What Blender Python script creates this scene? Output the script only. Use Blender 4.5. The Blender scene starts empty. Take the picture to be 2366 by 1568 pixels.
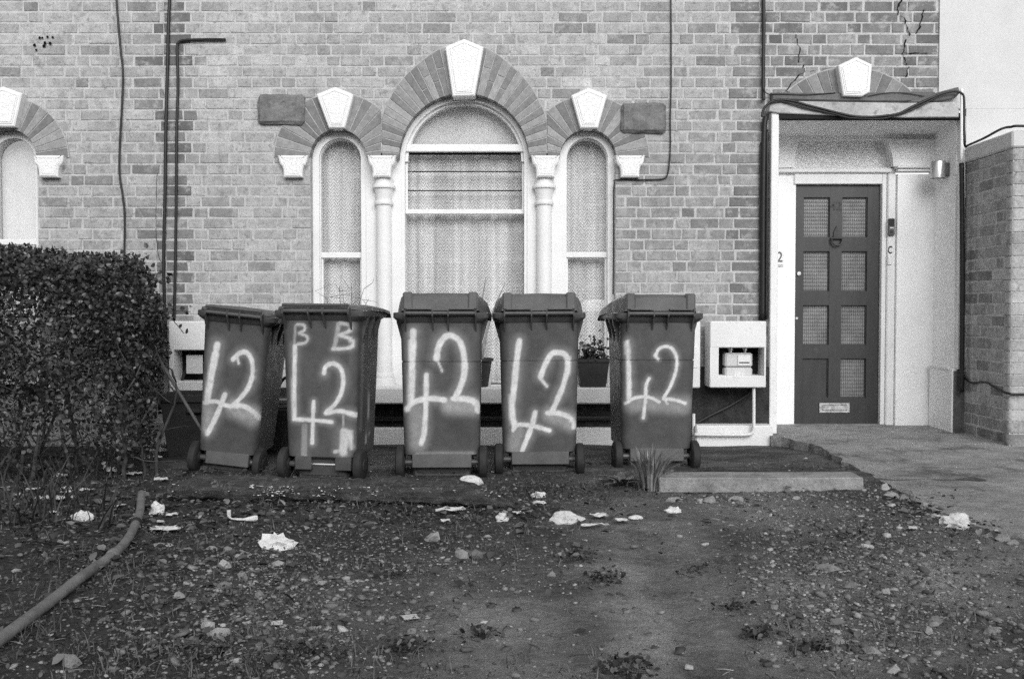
import bpy, bmesh, math, random
import numpy as np
from mathutils import Vector, Matrix, Euler, noise as mnoise

random.seed(42); RNG = np.random.default_rng(42)
sc = bpy.context.scene
col = sc.collection

# ------------------------------------------------------------------ camera, sky, sun, exposure
CAM_Y, CAM_Z, PITCH = -7.73, 1.06, math.radians(1.694)
cam_d = bpy.data.cameras.new('camera'); cam = bpy.data.objects.new('camera', cam_d); col.objects.link(cam)
cam.location = (0, CAM_Y, CAM_Z); cam.rotation_euler = (math.radians(90) - PITCH, 0, 0)
cam_d.sensor_width = 36; cam_d.lens = 2300 / 2365 * 36; cam_d.clip_end = 500; cam_d.clip_start = 0.05
sc.camera = cam
SUN_EL, SUN_AZ = math.radians(25), math.radians(168)      # azimuth measured from +Y (north) clockwise
w = bpy.data.worlds.new('World'); sc.world = w; w.use_nodes = True
nt = w.node_tree; bg = nt.nodes['Background']
sky = nt.nodes.new('ShaderNodeTexSky'); sky.sky_type = 'NISHITA'; sky.sun_disc = False
sky.sun_elevation = SUN_EL; sky.sun_rotation = SUN_AZ; sky.dust_density = 1.0; sky.air_density = 1.0
bw = nt.nodes.new('ShaderNodeRGBToBW')
nt.links.new(sky.outputs[0], bw.inputs[0]); nt.links.new(bw.outputs[0], bg.inputs[0])
bg.inputs[1].default_value = 0.14
sun_d = bpy.data.lights.new('sun', 'SUN'); sun = bpy.data.objects.new('sun', sun_d); col.objects.link(sun)
sun_d.energy = 1.5; sun_d.angle = math.radians(45); sun_d.color = (1, 1, 1)
sdir = Vector((math.sin(SUN_AZ) * math.cos(SUN_EL), math.cos(SUN_AZ) * math.cos(SUN_EL), math.sin(SUN_EL)))
sun.rotation_euler = sdir.to_track_quat('Z', 'Y').to_euler()
sc.view_settings.view_transform = 'Standard'; sc.view_settings.look = 'None'
sc.view_settings.gamma = 1; sc.view_settings.use_curve_mapping = False
sc.view_settings.exposure = 0.80
sc.cycles.use_denoising = False
sc.cycles.max_bounces = 6

# ------------------------------------------------------------------ photo pixel <-> place
F, CX, CY = 2300.0, 1182.5, 784.0
_fw = Vector((0, math.cos(PITCH), -math.sin(PITCH))); _up = Vector((0, math.sin(PITCH), math.cos(PITCH)))
CAMP = Vector((0, CAM_Y, CAM_Z))
def ray(u, v):
    return _fw + Vector((1, 0, 0)) * ((u - CX) / F) + _up * (-(v - CY) / F)
def atY(u, v, Y=0.0):
    d = ray(u, v); t = (Y - CAM_Y) / d.y; return CAMP + d * t
def atZ(u, v, Z):
    d = ray(u, v); t = (Z - CAM_Z) / d.z; return CAMP + d * t
def px(p):
    q = Vector(p) - CAMP; f = q.dot(_fw); return CX + F * q.x / f, CY - F * q.dot(_up) / f
def pale_at(u, v):
    def g(cx, cy, sx, sy): return math.exp(-((u - cx) / sx) ** 2 - ((v - cy) / sy) ** 2)
    s = 0
    s = max(s, 1.0 * g(1500 + (v - 1300) * .2, 1420, 200, 260)); s = max(s, .85 * g(1150, 1480, 320, 140)); s = max(s, .8 * g(2250, 1330, 260, 110))
    s = max(s, .6 * g(1900, 1450, 420, 220)); s = max(s, .7 * g(1750, 1180, 260, 45)); s = max(s, .45 * g(850, 1420, 250, 90))
    rut = math.exp(-((u - (1490 + (v - 1240) * .42)) / 55) ** 2) if v > 1225 else 0
    return max(0, min(1, s - .32 * rut))
def gbase(x, y):
    t = min(1, max(0, (-y - .25) / 1.25)); return .06 * t * t * (3 - 2 * t)
def gz(x, y):
    if not (-7 < x < 8 and -8 < y < 2): return gbase(x, y)
    n = mnoise.fractal(Vector((x * 1.1, y * 1.1, 3.1)), .9, 2.1, 4)
    m = mnoise.noise(Vector((x * 9, y * 9, 7.7)))
    k = 1 if y < -.3 else .35
    h = gbase(x, y) + k * (.013 * n + .006 * m)
    if y < -1.3:
        p = pale_at(*px((x, y, h))) if y > -6.6 else .3
        h += (1 - .8 * p) * (.011 * mnoise.fractal(Vector((x * 16, y * 16, 2)), .8, 2.1, 3) + .004)
    return h
def ground(u, v, lift=0):
    p = atZ(u, v, .06)
    for _ in range(3): p = atZ(u, v, gz(p.x, p.y))
    return Vector((p.x, p.y, gz(p.x, p.y) + lift))

# ------------------------------------------------------------------ objects
def wl(o):
    v = Vector((0, 0, 0))
    while o is not None: v = v + Vector(o.location); o = o.parent
    return v
def tag(o, label, cat, group=None):
    o['label'] = label; o['category'] = cat
    if group: o['group'] = group
    return o
def empty(name, loc=(0, 0, 0), label=None, cat=None, group=None, parent=None):
    o = bpy.data.objects.new(name, None); col.objects.link(o); o.empty_display_size = .1
    if parent is not None:
        o.parent = parent; o.location = Vector(loc) - wl(parent)
    else: o.location = loc
    if label: tag(o, label, cat, group)
    return o
def link(name, me, parent=None, loc=None, local=False):
    o = bpy.data.objects.new(name, me); col.objects.link(o)
    if parent is not None:
        o.parent = parent
        if not local: o.location = (Vector(loc) if loc is not None else Vector((0, 0, 0))) - wl(parent)
        elif loc is not None: o.location = loc
    elif loc is not None: o.location = loc
    return o
class MB:
    def __init__(s): s.v = []; s.f = []; s.val = []
    def add(s, vs, fs, val=None):
        n = len(s.v); s.v += [tuple(p) for p in vs]; s.f += [tuple(i + n for i in f) for f in fs]
        if val is not None: s.val += [val] * len(fs)
        return s
    def box(s, x0, x1, y0, y1, z0, z1, val=None):
        vs = [(x0, y0, z0), (x1, y0, z0), (x1, y1, z0), (x0, y1, z0), (x0, y0, z1), (x1, y0, z1), (x1, y1, z1), (x0, y1, z1)]
        return s.add(vs, [(0, 3, 2, 1), (4, 5, 6, 7), (0, 1, 5, 4), (1, 2, 6, 5), (2, 3, 7, 6), (3, 0, 4, 7)], val)
    def bbox(s, x0, x1, y0, y1, z0, z1, b=.004):     # chamfered box
        bm = bmesh.new(); m = MB().box(x0, x1, y0, y1, z0, z1)
        vv = [bm.verts.new(p) for p in m.v]; [bm.faces.new([vv[i] for i in f]) for f in m.f]
        bmesh.ops.bevel(bm, geom=list(bm.edges), offset=b, segments=1, affect='EDGES', profile=.5)
        bm.verts.index_update()
        s.add([tuple(v.co) for v in bm.verts], [[v.index for v in f.verts] for f in bm.faces]); bm.free(); return s
    def prism(s, poly, y0, y1, val=None):            # poly in (x, z), front at y0, counter-clockwise seen from -y
        n = len(poly); a = sum(poly[i][0] * poly[(i + 1) % n][1] - poly[(i + 1) % n][0] * poly[i][1] for i in range(n))
        if a < 0: poly = poly[::-1]
        vs = [(p[0], y0, p[1]) for p in poly] + [(p[0], y1, p[1]) for p in poly]
        fs = [tuple(range(n)), tuple(range(2 * n - 1, n - 1, -1))]
        fs += [(i, i + n, (i + 1) % n + n, (i + 1) % n) for i in range(n)]
        return s.add(vs, fs, val)
    def cprism(s, poly, y0, y1, b=.006):             # prism with chamfered front edge
        n = len(poly); a = sum(poly[i][0] * poly[(i + 1) % n][1] - poly[(i + 1) % n][0] * poly[i][1] for i in range(n))
        if a < 0: poly = poly[::-1]
        inn = inset(poly, b)
        vs = [(p[0], y0, p[1]) for p in inn] + [(p[0], y0 + b, p[1]) for p in poly] + [(p[0], y1, p[1]) for p in poly]
        fs = [tuple(range(n))]
        for k in (0, n): fs += [(i + k, i + n + k, (i + 1) % n + n + k, (i + 1) % n + k) for i in range(n)]
        return s.add(vs, fs)
    def ring(s, outer, inner, y0, y1, closed=True):  # frame between two paths of equal length in (x, z)
        n = len(outer); vs = []
        for y in (y0, y1):
            vs += [(p[0], y, p[1]) for p in outer]; vs += [(p[0], y, p[1]) for p in inner]
        fs = []
        for i in range(n if closed else n - 1):
            j = (i + 1) % n
            fs += [(i, j, n + j, n + i), (n + i, n + j, 3 * n + j, 3 * n + i), (2 * n + i, 3 * n + i, 3 * n + j, 2 * n + j), (i, 2 * n + i, 2 * n + j, j)]
        return s.add(vs, fs)
    def tube(s, pts, r, n=8, cap=True):
        pts = [Vector(p) for p in pts]; N = len(pts); rs = r if isinstance(r, (list, tuple)) else [r] * N
        vs = []; up = Vector((0, 0, 1)); prev = None
        for i, p in enumerate(pts):
            t = (pts[min(i + 1, N - 1)] - pts[max(i - 1, 0)]).normalized()
            if prev is None:
                a = t.cross(up)
                if a.length < .1: a = t.cross(Vector((0, 1, 0)))
                a.normalize()
            else: a = (prev - t * prev.dot(t)).normalized()
            prev = a; b = t.cross(a)
            for k in range(n):
                c = 2 * math.pi * k / n; vs.append(p + (a * math.cos(c) + b * math.sin(c)) * rs[i])
        fs = []
        for i in range(N - 1):
            for k in range(n):
                k2 = (k + 1) % n; fs.append((i * n + k, i * n + k2, (i + 1) * n + k2, (i + 1) * n + k))
        if cap: fs.append(tuple(range(n - 1, -1, -1))); fs.append(tuple((N - 1) * n + k for k in range(n)))
        return s.add(vs, fs)
    def lathe(s, prof, c, n=20, axis='z', arc=(0, 2 * math.pi)):
        vs = []; M = n if arc[1] - arc[0] > 6.28 else n + 1
        for r, h in prof:
            for k in range(M):
                a = arc[0] + (arc[1] - arc[0]) * k / n; x, y = r * math.cos(a), r * math.sin(a)
                vs.append((c[0] + x, c[1] + y, c[2] + h) if axis == 'z' else (c[0] + h, c[1] + x, c[2] + y) if axis == 'x' else (c[0] + x, c[1] + h, c[2] + y))
        fs = []
        for i in range(len(prof) - 1):
            for k in range(n):
                k2 = (k + 1) % M; fs.append((i * M + k, i * M + k2, (i + 1) * M + k2, (i + 1) * M + k))
        return s.add(vs, fs)
    def mesh(s, name, mat, smooth=False):
        me = bpy.data.meshes.new(name); me.from_pydata(s.v, [], s.f); me.materials.append(mat)
        bm = bmesh.new(); bm.from_mesh(me); bmesh.ops.recalc_face_normals(bm, faces=bm.faces); bm.to_mesh(me); bm.free()
        if s.val and len(s.val) == len(me.polygons):
            at = me.attributes.new('v', 'FLOAT', 'FACE'); at.data.foreach_set('value', s.val)
        if smooth: me.polygons.foreach_set('use_smooth', [True] * len(me.polygons))
        me.update(); return me
    def build(s, name, mat, parent=None, smooth=False, local=False, loc=None):
        return link(name, s.mesh(name, mat, smooth), parent, local=local, loc=loc)
def smooth_auto(o, ang=40):
    me = o.data; me.polygons.foreach_set('use_smooth', [True] * len(me.polygons))
    try: me.set_sharp_from_angle(angle=math.radians(ang))
    except Exception: pass
    return o
def inset(poly, d):
    n = len(poly); out = []
    for i in range(n):
        p0, p1, p2 = Vector(poly[i - 1]), Vector(poly[i]), Vector(poly[(i + 1) % n])
        a = (p1 - p0).normalized(); b = (p2 - p1).normalized()
        na, nb = Vector((-a.y, a.x)), Vector((-b.y, b.x)); m = (na + nb)
        m = m / max(.35, m.length_squared) * 2
        out.append((p1.x + m.x * d, p1.y + m.y * d))
    return out
def clip(poly, axis, lim, keep_less):
    out = []; n = len(poly)
    for i in range(n):
        a, b = poly[i], poly[(i + 1) % n]
        ia = (a[axis] <= lim) == keep_less or a[axis] == lim; ib = (b[axis] <= lim) == keep_less or b[axis] == lim
        if ia: out.append(a)
        if ia != ib:
            t = (lim - a[axis]) / (b[axis] - a[axis]); out.append((a[0] + (b[0] - a[0]) * t, a[1] + (b[1] - a[1]) * t))
    return out
def spline(pts, n=8):
    pts = [Vector(p) for p in pts]; out = []
    for i in range(len(pts) - 1):
        p0, p1, p2, p3 = pts[max(i - 1, 0)], pts[i], pts[i + 1], pts[min(i + 2, len(pts) - 1)]
        for k in range(n):
            t = k / n
            out.append(.5 * ((2 * p1) + (p2 - p0) * t + (2 * p0 - 5 * p1 + 4 * p2 - p3) * t * t + (3 * p1 - p0 - 3 * p2 + p3) * t ** 3))
    out.append(pts[-1]); return out

# ------------------------------------------------------------------ materials (all neutral: black and white photograph)
class NT:
    def __init__(s, name):
        s.m = bpy.data.materials.new(name); s.m.use_nodes = True; s.t = s.m.node_tree; s.p = s.t.nodes['Principled BSDF']
        s.pos = s.n('ShaderNodeNewGeometry').outputs['Position']
    def n(s, t): return s.t.nodes.new(t)
    def l(s, a, b): s.t.links.new(a, b)
    def val(s, x, sock):
        if isinstance(x, (int, float)):
            try: sock.default_value = x
            except (ValueError, TypeError): sock.default_value = (x, x, x, 1)
        else: s.l(x, sock)
    def math(s, op, a, b=0.0, c=None, clamp=False):
        m = s.n('ShaderNodeMath'); m.operation = op; m.use_clamp = clamp; s.val(a, m.inputs[0]); s.val(b, m.inputs[1])
        if c is not None: s.val(c, m.inputs[2])
        return m.outputs[0]
    def noise(s, scale, detail=4, rough=.55, vec=None, dist=0):
        m = s.n('ShaderNodeTexNoise'); m.inputs['Scale'].default_value = scale; m.inputs['Detail'].default_value = detail
        m.inputs['Roughness'].default_value = rough; m.inputs['Distortion'].default_value = dist; s.l(vec or s.pos, m.inputs['Vector']); return m.outputs['Fac']
    def voro(s, scale, vec=None, feature='F1', out='Distance'):
        m = s.n('ShaderNodeTexVoronoi'); m.feature = feature; m.inputs['Scale'].default_value = scale; s.l(vec or s.pos, m.inputs['Vector']); return m.outputs[out]
    def scaled(s, v):
        m = s.n('ShaderNodeVectorMath'); m.operation = 'MULTIPLY'; s.l(s.pos, m.inputs[0]); m.inputs[1].default_value = v; return m.outputs[0]
    def remap(s, x, a, b, c, d, smooth=False):
        m = s.n('ShaderNodeMapRange'); m.interpolation_type = 'SMOOTHSTEP' if smooth else 'LINEAR'
        s.val(x, m.inputs[0]); m.inputs[1].default_value = a; m.inputs[2].default_value = b; s.val(c, m.inputs[3]); s.val(d, m.inputs[4]); return m.outputs[0]
    def mix(s, f, a, b):
        m = s.n('ShaderNodeMix'); m.data_type = 'FLOAT'; s.val(f, m.inputs[0]); s.val(a, m.inputs[2]); s.val(b, m.inputs[3]); return m.outputs[0]
    def attr(s, name, typ='GEOMETRY'):
        m = s.n('ShaderNodeAttribute'); m.attribute_name = name; m.attribute_type = typ; return m.outputs['Fac']
    def xyz(s):
        m = s.n('ShaderNodeSeparateXYZ'); s.l(s.pos, m.inputs[0]); return m.outputs
    def bump(s, h, strength=.3, dist=.01):
        m = s.n('ShaderNodeBump'); m.inputs['Strength'].default_value = strength; m.inputs['Distance'].default_value = dist
        s.l(h, m.inputs['Height']); s.l(m.outputs[0], s.p.inputs['Normal'])
    def out(s, v, rough=.8, spec=.3):
        s.val(v, s.p.inputs['Base Color']); s.val(rough, s.p.inputs['Roughness']); s.p.inputs['Specular IOR Level'].default_value = spec
        return s.m
def gmat(name, base, var=.25, scale=6, rough=.8, spec=.3, bump=.25, bscale=60, bdist=.006, dirt=0, attr=None, objrand=0):
    k = NT(name); v = base
    if attr: v = k.math('MULTIPLY', k.attr(attr), base)
    if objrand:
        m = k.n('ShaderNodeObjectInfo'); v = k.math('MULTIPLY', k.remap(m.outputs['Random'], 0, 1, 1 - objrand, 1 + objrand), v)
    a = k.noise(scale, 5, .6); b = k.noise(scale * 9, 4, .65)
    v = k.math('MULTIPLY', k.math('MULTIPLY', k.remap(a, .25, .75, 1 - var, 1 + var), k.remap(b, .25, .75, 1 - var * .6, 1 + var * .6)), v)
    if dirt: v = k.math('MULTIPLY', v, k.remap(k.noise(scale * 2.3, 6, .7), .52, .72, 1, 1 - dirt))
    if bump: k.bump(k.noise(bscale, 5, .6), bump, bdist)
    return k.out(v, rough, spec)

def brick_mat(name, src):
    k = NT(name)
    if src == 'obj':
        m = k.n('ShaderNodeObjectInfo'); sep = k.n('ShaderNodeSeparateColor'); k.l(m.outputs['Color'], sep.inputs[0]); v = sep.outputs[0]
    else: v = k.attr('v')
    a = k.noise(14, 6, .65); b = k.noise(95, 5, .7); c = k.noise(3.0, 4, .6)
    v = k.math('MULTIPLY', v, k.remap(a, .3, .7, .78, 1.2)); v = k.math('MULTIPLY', v, k.remap(b, .3, .7, .80, 1.2)); v = k.math('MULTIPLY', v, k.remap(c, .3, .7, .90, 1.1)); v = k.math('MULTIPLY', v, k.remap(k.noise(.9, 5, .6), .3, .7, .80, 1.16))
    pit = k.math('MULTIPLY', k.remap(k.voro(60), .10, .2, 1, 0, True), k.remap(k.noise(26, 3), .52, .62, 0, 1, True))
    v = k.mix(k.math('MULTIPLY', pit, .75), v, .05)
    smear = k.math('MULTIPLY', k.remap(k.noise(9, 5, .7), .50, .66, 0, 1, True), .60)
    v = k.mix(smear, v, .46)
    soot = k.remap(k.noise(5.5, 6, .75), .60, .78, 0, .45, True); v = k.mix(soot, v, .14)
    sm2 = k.remap(k.noise(24, 6, .8, None, .4), .51, .64, 0, .62, True); v = k.mix(sm2, v, .15)
    drip = k.remap(k.noise(1, 6, .7, k.scaled((7, 7, .7))), .53, .70, 0, .35, True); v = k.mix(drip, v, .16)
    h = k.math('ADD', k.noise(45, 6, .7), k.math('MULTIPLY', pit, -1.2)); k.bump(h, .65, .006)
    return k.out(v, .93, .15)
M = {}
M['brick_obj'] = brick_mat('brick_single', 'obj'); M['brick_mass'] = brick_mat('brick_mass', 'attr')
k = NT('mortar'); v = k.remap(k.noise(7, 6, .7), .3, .7, .40, .54); v = k.math('MULTIPLY', v, k.remap(k.noise(110, 4, .7), .3, .7, .8, 1.15))
v = k.mix(k.remap(k.noise(13, 6, .8), .53, .66, 0, .7, True), v, .15); k.bump(k.noise(120, 4, .7), .5, .004); M['mortar'] = k.out(v, .95, .1)
def white_mat(name, base=.8, dirt=.35, rough=.45, bsc=25, streak=True, bd=.004):
    k = NT(name); v = k.math('MULTIPLY', base, k.remap(k.noise(4, 5, .6), .3, .7, .94, 1.04))
    d = k.remap(k.noise(13, 7, .75), .57, .73, 0, dirt, True)
    if streak: d = k.math('MAXIMUM', d, k.remap(k.noise(1, 6, .7, k.scaled((22, 22, 2.2))), .60, .78, 0, dirt * .8, True))
    v = k.mix(d, v, .28); chip = k.remap(k.noise(40, 5, .8), .70, .74, 0, dirt * 1.4, True); v = k.mix(k.math('MINIMUM', chip, 1.0), v, .12)
    k.bump(k.noise(bsc, 6, .65), .35, bd); return k.out(v, rough, .4)
M['white'] = white_mat('white_gloss_paint', .76, .22); M['porch'] = white_mat('porch_white_paint', .86, .16, .6, 40, False, .005); M['render'] = white_mat('white_render', .57, .14, .85, 55, False, .006); M['masonry'] = white_mat('white_masonry_paint', .76, .4, .8, 30, True, .008)
k = NT('vermiculated_stucco'); h = k.remap(k.voro(75, None, 'SMOOTH_F1'), .1, .5, 0, 1, True)
k.bump(h, .35, .006); M['verm'] = k.out(k.math('MULTIPLY', .76, k.remap(h, 0, 1, .95, 1.03)), .7, .3)
k = NT('glass'); nt = k.t
gl = k.n('ShaderNodeBsdfGlossy'); gl.inputs['Roughness'].default_value = .015; gl.inputs['Color'].default_value = (.95, .95, .95, 1)
tr = k.n('ShaderNodeBsdfTransparent'); tr.inputs['Color'].default_value = (.985, .985, .985, 1)
fr = k.n('ShaderNodeLayerWeight'); fr.inputs['Blend'].default_value = .5; fac = k.math('ADD', .11, k.math('MULTIPLY', k.math('POWER', fr.outputs['Facing'], 4.0), .7))
ms = k.n('ShaderNodeMixShader'); k.l(fac, ms.inputs[0]); k.l(tr.outputs[0], ms.inputs[1]); k.l(gl.outputs[0], ms.inputs[2])
bmp = k.n('ShaderNodeBump'); bmp.inputs['Strength'].default_value = .04; bmp.inputs['Distance'].default_value = .02; k.l(k.noise(3, 2), bmp.inputs['Height']); k.l(bmp.outputs[0], gl.inputs['Normal'])
k.l(ms.outputs[0], nt.nodes['Material Output'].inputs['Surface']); M['glass'] = k.m
# lace curtain: woven chevrons, open work shows darker
k = NT('lace_curtain'); X, Y, Z = k.xyz()
tri = k.math('PINGPONG', k.math('ADD', X, k.math('MULTIPLY', k.noise(2.2, 2), .03)), .028)
ph = k.math('FRACT', k.math('MULTIPLY', k.math('ADD', Z, k.math('MULTIPLY', tri, 1.35)), 1 / .027))
band = k.remap(k.math('PINGPONG', ph, .5), .12, .36, 0, 1, True)
wv = k.remap(k.voro(230), .1, .5, .9, 1.08); colv = k.remap(k.noise(1, 3, .5, k.scaled((9, 9, .4))), .35, .65, .82, 1.12)
k_dir = k.remap(k.math('PINGPONG', k.math('ADD', X, .034), .068), .0, .068, .0, .1)
v = k.math('MULTIPLY', k.math('MULTIPLY', k.mix(band, .52, .84), wv), colv)
M['lace'] = k.out(v, .95, .0)
M['net'] = gmat('net_curtain_plain', .52, .12, 3, .95, 0, .1, 90)
M['frost'] = gmat('painted_fanlight_board', .74, .16, 3.2, .5, .3, .05, 40)
M['stone'] = gmat('weathered_stone', .17, .35, 9, .95, .1, .6, 40, .008, .4)
M['vous'] = None
M['plastic'] = None
def bin_mat(name, base):
    k = NT(name); p = k.attr('paint')
    nz = k.noise(210, 3, .7)
    p2 = k.remap(k.math('ADD', p, k.math('MULTIPLY', k.math('SUBTRACT', nz, .5), k.math('MULTIPLY', k.math('SUBTRACT', 1.0, p), k.math('MULTIPLY', p, 1.6)))), .02, .9, 0, 1)
    b = k.math('MULTIPLY', base, k.remap(k.noise(7, 6, .7), .3, .7, .75, 1.3)); b = k.math('MULTIPLY', b, k.remap(k.noise(240, 3, .7), .3, .7, .8, 1.22))
    scr = k.remap(k.noise(1, 5, .7, k.scaled((90, 90, 9))), .66, .74, 0, .28, True); b = k.mix(scr, b, .22)
    dust = k.remap(k.noise(3.2, 6, .7), .5, .75, 0, .35, True); b = k.mix(dust, b, .13)
    p2 = k.math('MULTIPLY', p2, k.remap(k.noise(11, 5, .7), .3, .62, .72, 1.0)); v = k.mix(p2, b, k.remap(k.noise(30, 4), .3, .7, .60, .80)); k.bump(k.noise(260, 3, .7), .25, .0015)
    return k.out(v, k.mix(p2, k.remap(k.noise(12, 5), .3, .7, .36, .58), .6), .5)
M['bin'] = bin_mat('bin_plastic', .066); M['bin_lid'] = bin_mat('bin_lid_plastic', .10); M['bin_old'] = bin_mat('bin_plastic_scuffed', .072)
M['rubber'] = gmat('wheel_rubber', .028, .35, 20, .7, .3, .2, 120, .002, 0)
M['black'] = gmat('black_cable', .012, .4, 15, .45, .4, .1, 80)
M['iron'] = gmat('black_painted_iron', .02, .5, 12, .5, .5, .4, 50, .003)
M['metal'] = None
k = NT('brushed_metal'); k.p.inputs['Metallic'].default_value = 1; M['metal'] = k.out(.55, k.remap(k.noise(30, 4), .3, .7, .25, .5), .5)
k = NT('door_paint'); v = k.math('MULTIPLY', .028, k.remap(k.noise(1, 6, .7, k.scaled((14, 14, 3))), .3, .7, .7, 1.35)); v = k.mix(k.remap(k.noise(9, 7, .75), .60, .74, 0, .35, True), v, .12); k.bump(k.noise(1, 4, .6, k.scaled((90, 90, 8))), .2, .002); M['door'] = k.out(v, .42, .5)
k = NT('reeded_glass'); X, Y, Z = k.xyz(); s = k.math('SINE', k.math('MULTIPLY', X, 2 * math.pi / .0155)); s2 = k.math('SINE', k.math('ADD', k.math('MULTIPLY', Z, 2 * math.pi / .03), k.math('MULTIPLY', s, .8)))
h = k.math('ADD', s, k.math('MULTIPLY', s2, .45)); k.bump(h, .5, .002)
v = k.math('MULTIPLY', k.remap(h, -1.3, 1.3, .08, .24), k.remap(k.noise(6, 5, .7), .3, .7, .7, 1.25)); M['reed'] = k.out(v, .3, .5)
k = NT('rippled_fanlight'); n1 = k.noise(38, 3, .55, None, 1.2); n2 = k.voro(55); h = k.math('ADD', n1, k.math('MULTIPLY', n2, .6)); k.bump(h, .6, .012); M['ripple'] = k.out(k.remap(h, .5, 1.1, .88, .68), .25, .6)
M['concrete'] = gmat('weathered_concrete', .27, .4, 5, .92, .15, .7, 70, .010, .45)
M['lead'] = gmat('lead_flashing', .10, .4, 8, .6, .4, .4, 40, .01, .3)
M['beam'] = gmat('stained_canopy_beam', .42, .3, 5, .85, .2, .4, 60, .006, .55)
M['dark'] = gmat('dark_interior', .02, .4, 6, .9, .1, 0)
M['brickdark'] = gmat('dark_brick_band', .035, .6, 12, .9, .2, .7, 50, .02)  # very dark mottled brick for the low wall bands
M['pit'] = gmat('crack_hole', .012, .2, 10, 1, 0, 0)
M['meter'] = gmat('meter_casing', .55, .08, 8, .5, .4, .05, 40)
M['paper'] = gmat('printed_paper', .62, .15, 120, .9, .1, .05, 40)
M['litter'] = gmat('pale_litter', .62, .22, 22, .75, .25, .35, 45, .012, .55, None, .12)
M['stone_pale'] = gmat('pale_stone', .27, .35, 18, .92, .15, .7, 70, .010, .3, None, .35)
M['gravel'] = gmat('gravel_stones', .40, .3, 40, .92, .15, .6, 90, .006, 0, 'v')
M['leaf'] = None
def leaf_mat(name, base, rough, spec):
    k = NT(name); v = k.math('MULTIPLY', k.attr('v'), base); v = k.math('MULTIPLY', v, k.remap(k.noise(25, 3), .3, .7, .7, 1.3))
    k.out(v, rough, spec); return k.m
M['leaf'] = leaf_mat('privet_leaf', .036, .36, .5); M['deadleaf'] = leaf_mat('dead_leaf', .10, .7, .3); M['grass'] = leaf_mat('grass_blade', .10, .6, .3); M['blade'] = leaf_mat('bulb_leaf', .10, .4, .5)
M['twig'] = gmat('bare_twig', .07, .4, 20, .9, .1, .5, 90)
M['hose'] = gmat('grey_hose', .17, .3, 14, .75, .3, .35, 90, .004, .3)
M['terracotta'] = gmat('dark_plant_pot', .035, .3, 10, .6, .3, .2, 50)
k = NT('rotten_wood'); v = k.math('MULTIPLY', .085, k.remap(k.noise(1, 6, .75, k.scaled((4, 40, 40))), .3, .7, .4, 1.7)); v = k.mix(k.remap(k.noise(26, 6, .8), .52, .66, 0, .85, True), v, .26); v = k.mix(k.remap(k.noise(70, 4, .8), .60, .68, 0, .8, True), v, .012); k.bump(k.noise(1, 6, .75, k.scaled((10, 60, 60))), 1.0, .04); M['log'] = k.out(v, .9, .2)
M['woodpole'] = gmat('worn_wood_pole', .10, .3, 12, .7, .3, .3, 60)
k = NT('soil'); pale = k.attr('pale'); grit = k.attr('grit')
a = k.noise(2.6, 7, .7); b = k.noise(24, 7, .75); c = k.noise(150, 4, .8)
v = k.mix(pale, k.math('MULTIPLY', .072, k.remap(b, .3, .7, .4, 1.8)), k.math('MULTIPLY', .42, k.remap(b, .3, .7, .65, 1.3)))
v = k.math('MULTIPLY', v, k.remap(a, .3, .7, .75, 1.28)); v = k.math('MULTIPLY', v, k.remap(c, .25, .75, .55, 1.5))
peb = k.math('MULTIPLY', k.remap(k.voro(85), .16, .3, 1, 0, True), k.remap(k.noise(37, 3, .7), .5, .62, 0, 1, True))
v = k.mix(k.math('MULTIPLY', peb, k.math('MULTIPLY', grit, .8)), v, k.remap(k.noise(60, 2), .3, .7, .09, .30))
h = k.math('ADD', k.math('MULTIPLY', b, 1.4), k.math('ADD', k.math('MULTIPLY', c, .5), k.math('MULTIPLY', peb, .35))); k.bump(h, 1.0, .035)
M['soil'] = k.out(v, k.mix(pale, .85, .9), .2)
k = NT('path_concrete'); b = k.noise(5, 7, .7); c = k.noise(130, 4, .8)
v = k.math('MULTIPLY', .31, k.remap(b, .3, .7, .65, 1.3)); v = k.math('MULTIPLY', v, k.remap(c, .25, .75, .55, 1.5))
v = k.mix(k.remap(k.voro(48), .12, .24, .7, 0, True), v, .40); v = k.mix(k.remap(k.voro(61, k.scaled((1.3, 1.3, 1))), .10, .2, .6, 0, True), v, .05); v = k.mix(k.remap(k.noise(2.2, 7, .75), .48, .66, 0, .75, True), v, .055); v = k.mix(k.remap(k.noise(9, 6, .8), .60, .70, 0, .5, True), v, .04); k.bump(k.math('ADD', c, k.noise(30, 5, .7)), .8, .012); M['path'] = k.out(v, .9, .2)
k = NT('damp_paving'); b = k.noise(1, 7, .75, k.scaled((2.6, 4.5, 3))); v = k.mix(k.remap(b, .40, .62, 0, 1, True), .035, .10); v = k.math('MULTIPLY', v, k.remap(k.noise(90, 5, .8), .25, .75, .6, 1.45)); k.bump(k.noise(40, 6, .7), .5, .012); M['apron'] = k.out(v, .8, .3)
def vous_mat():
    k = NT('arch_brick'); m = k.n('ShaderNodeObjectInfo'); sep = k.n('ShaderNodeSeparateColor'); k.l(m.outputs['Color'], sep.inputs[0]); v = sep.outputs[0]
    v = k.math('MULTIPLY', v, k.remap(k.noise(22, 6, .7), .3, .7, .78, 1.22)); v = k.math('MULTIPLY', v, k.remap(k.noise(130, 4, .7), .3, .7, .84, 1.16))
    v = k.mix(k.remap(k.noise(6, 6, .7), .6, .75, 0, .4, True), v, .12); k.bump(k.noise(70, 5, .7), .4, .004); return k.out(v, .92, .15)
M['vous'] = vous_mat()
M['archmortar'] = gmat('arch_joint', .40, .25, 12, .95, .1, .4, 110, .004, .3)

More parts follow.
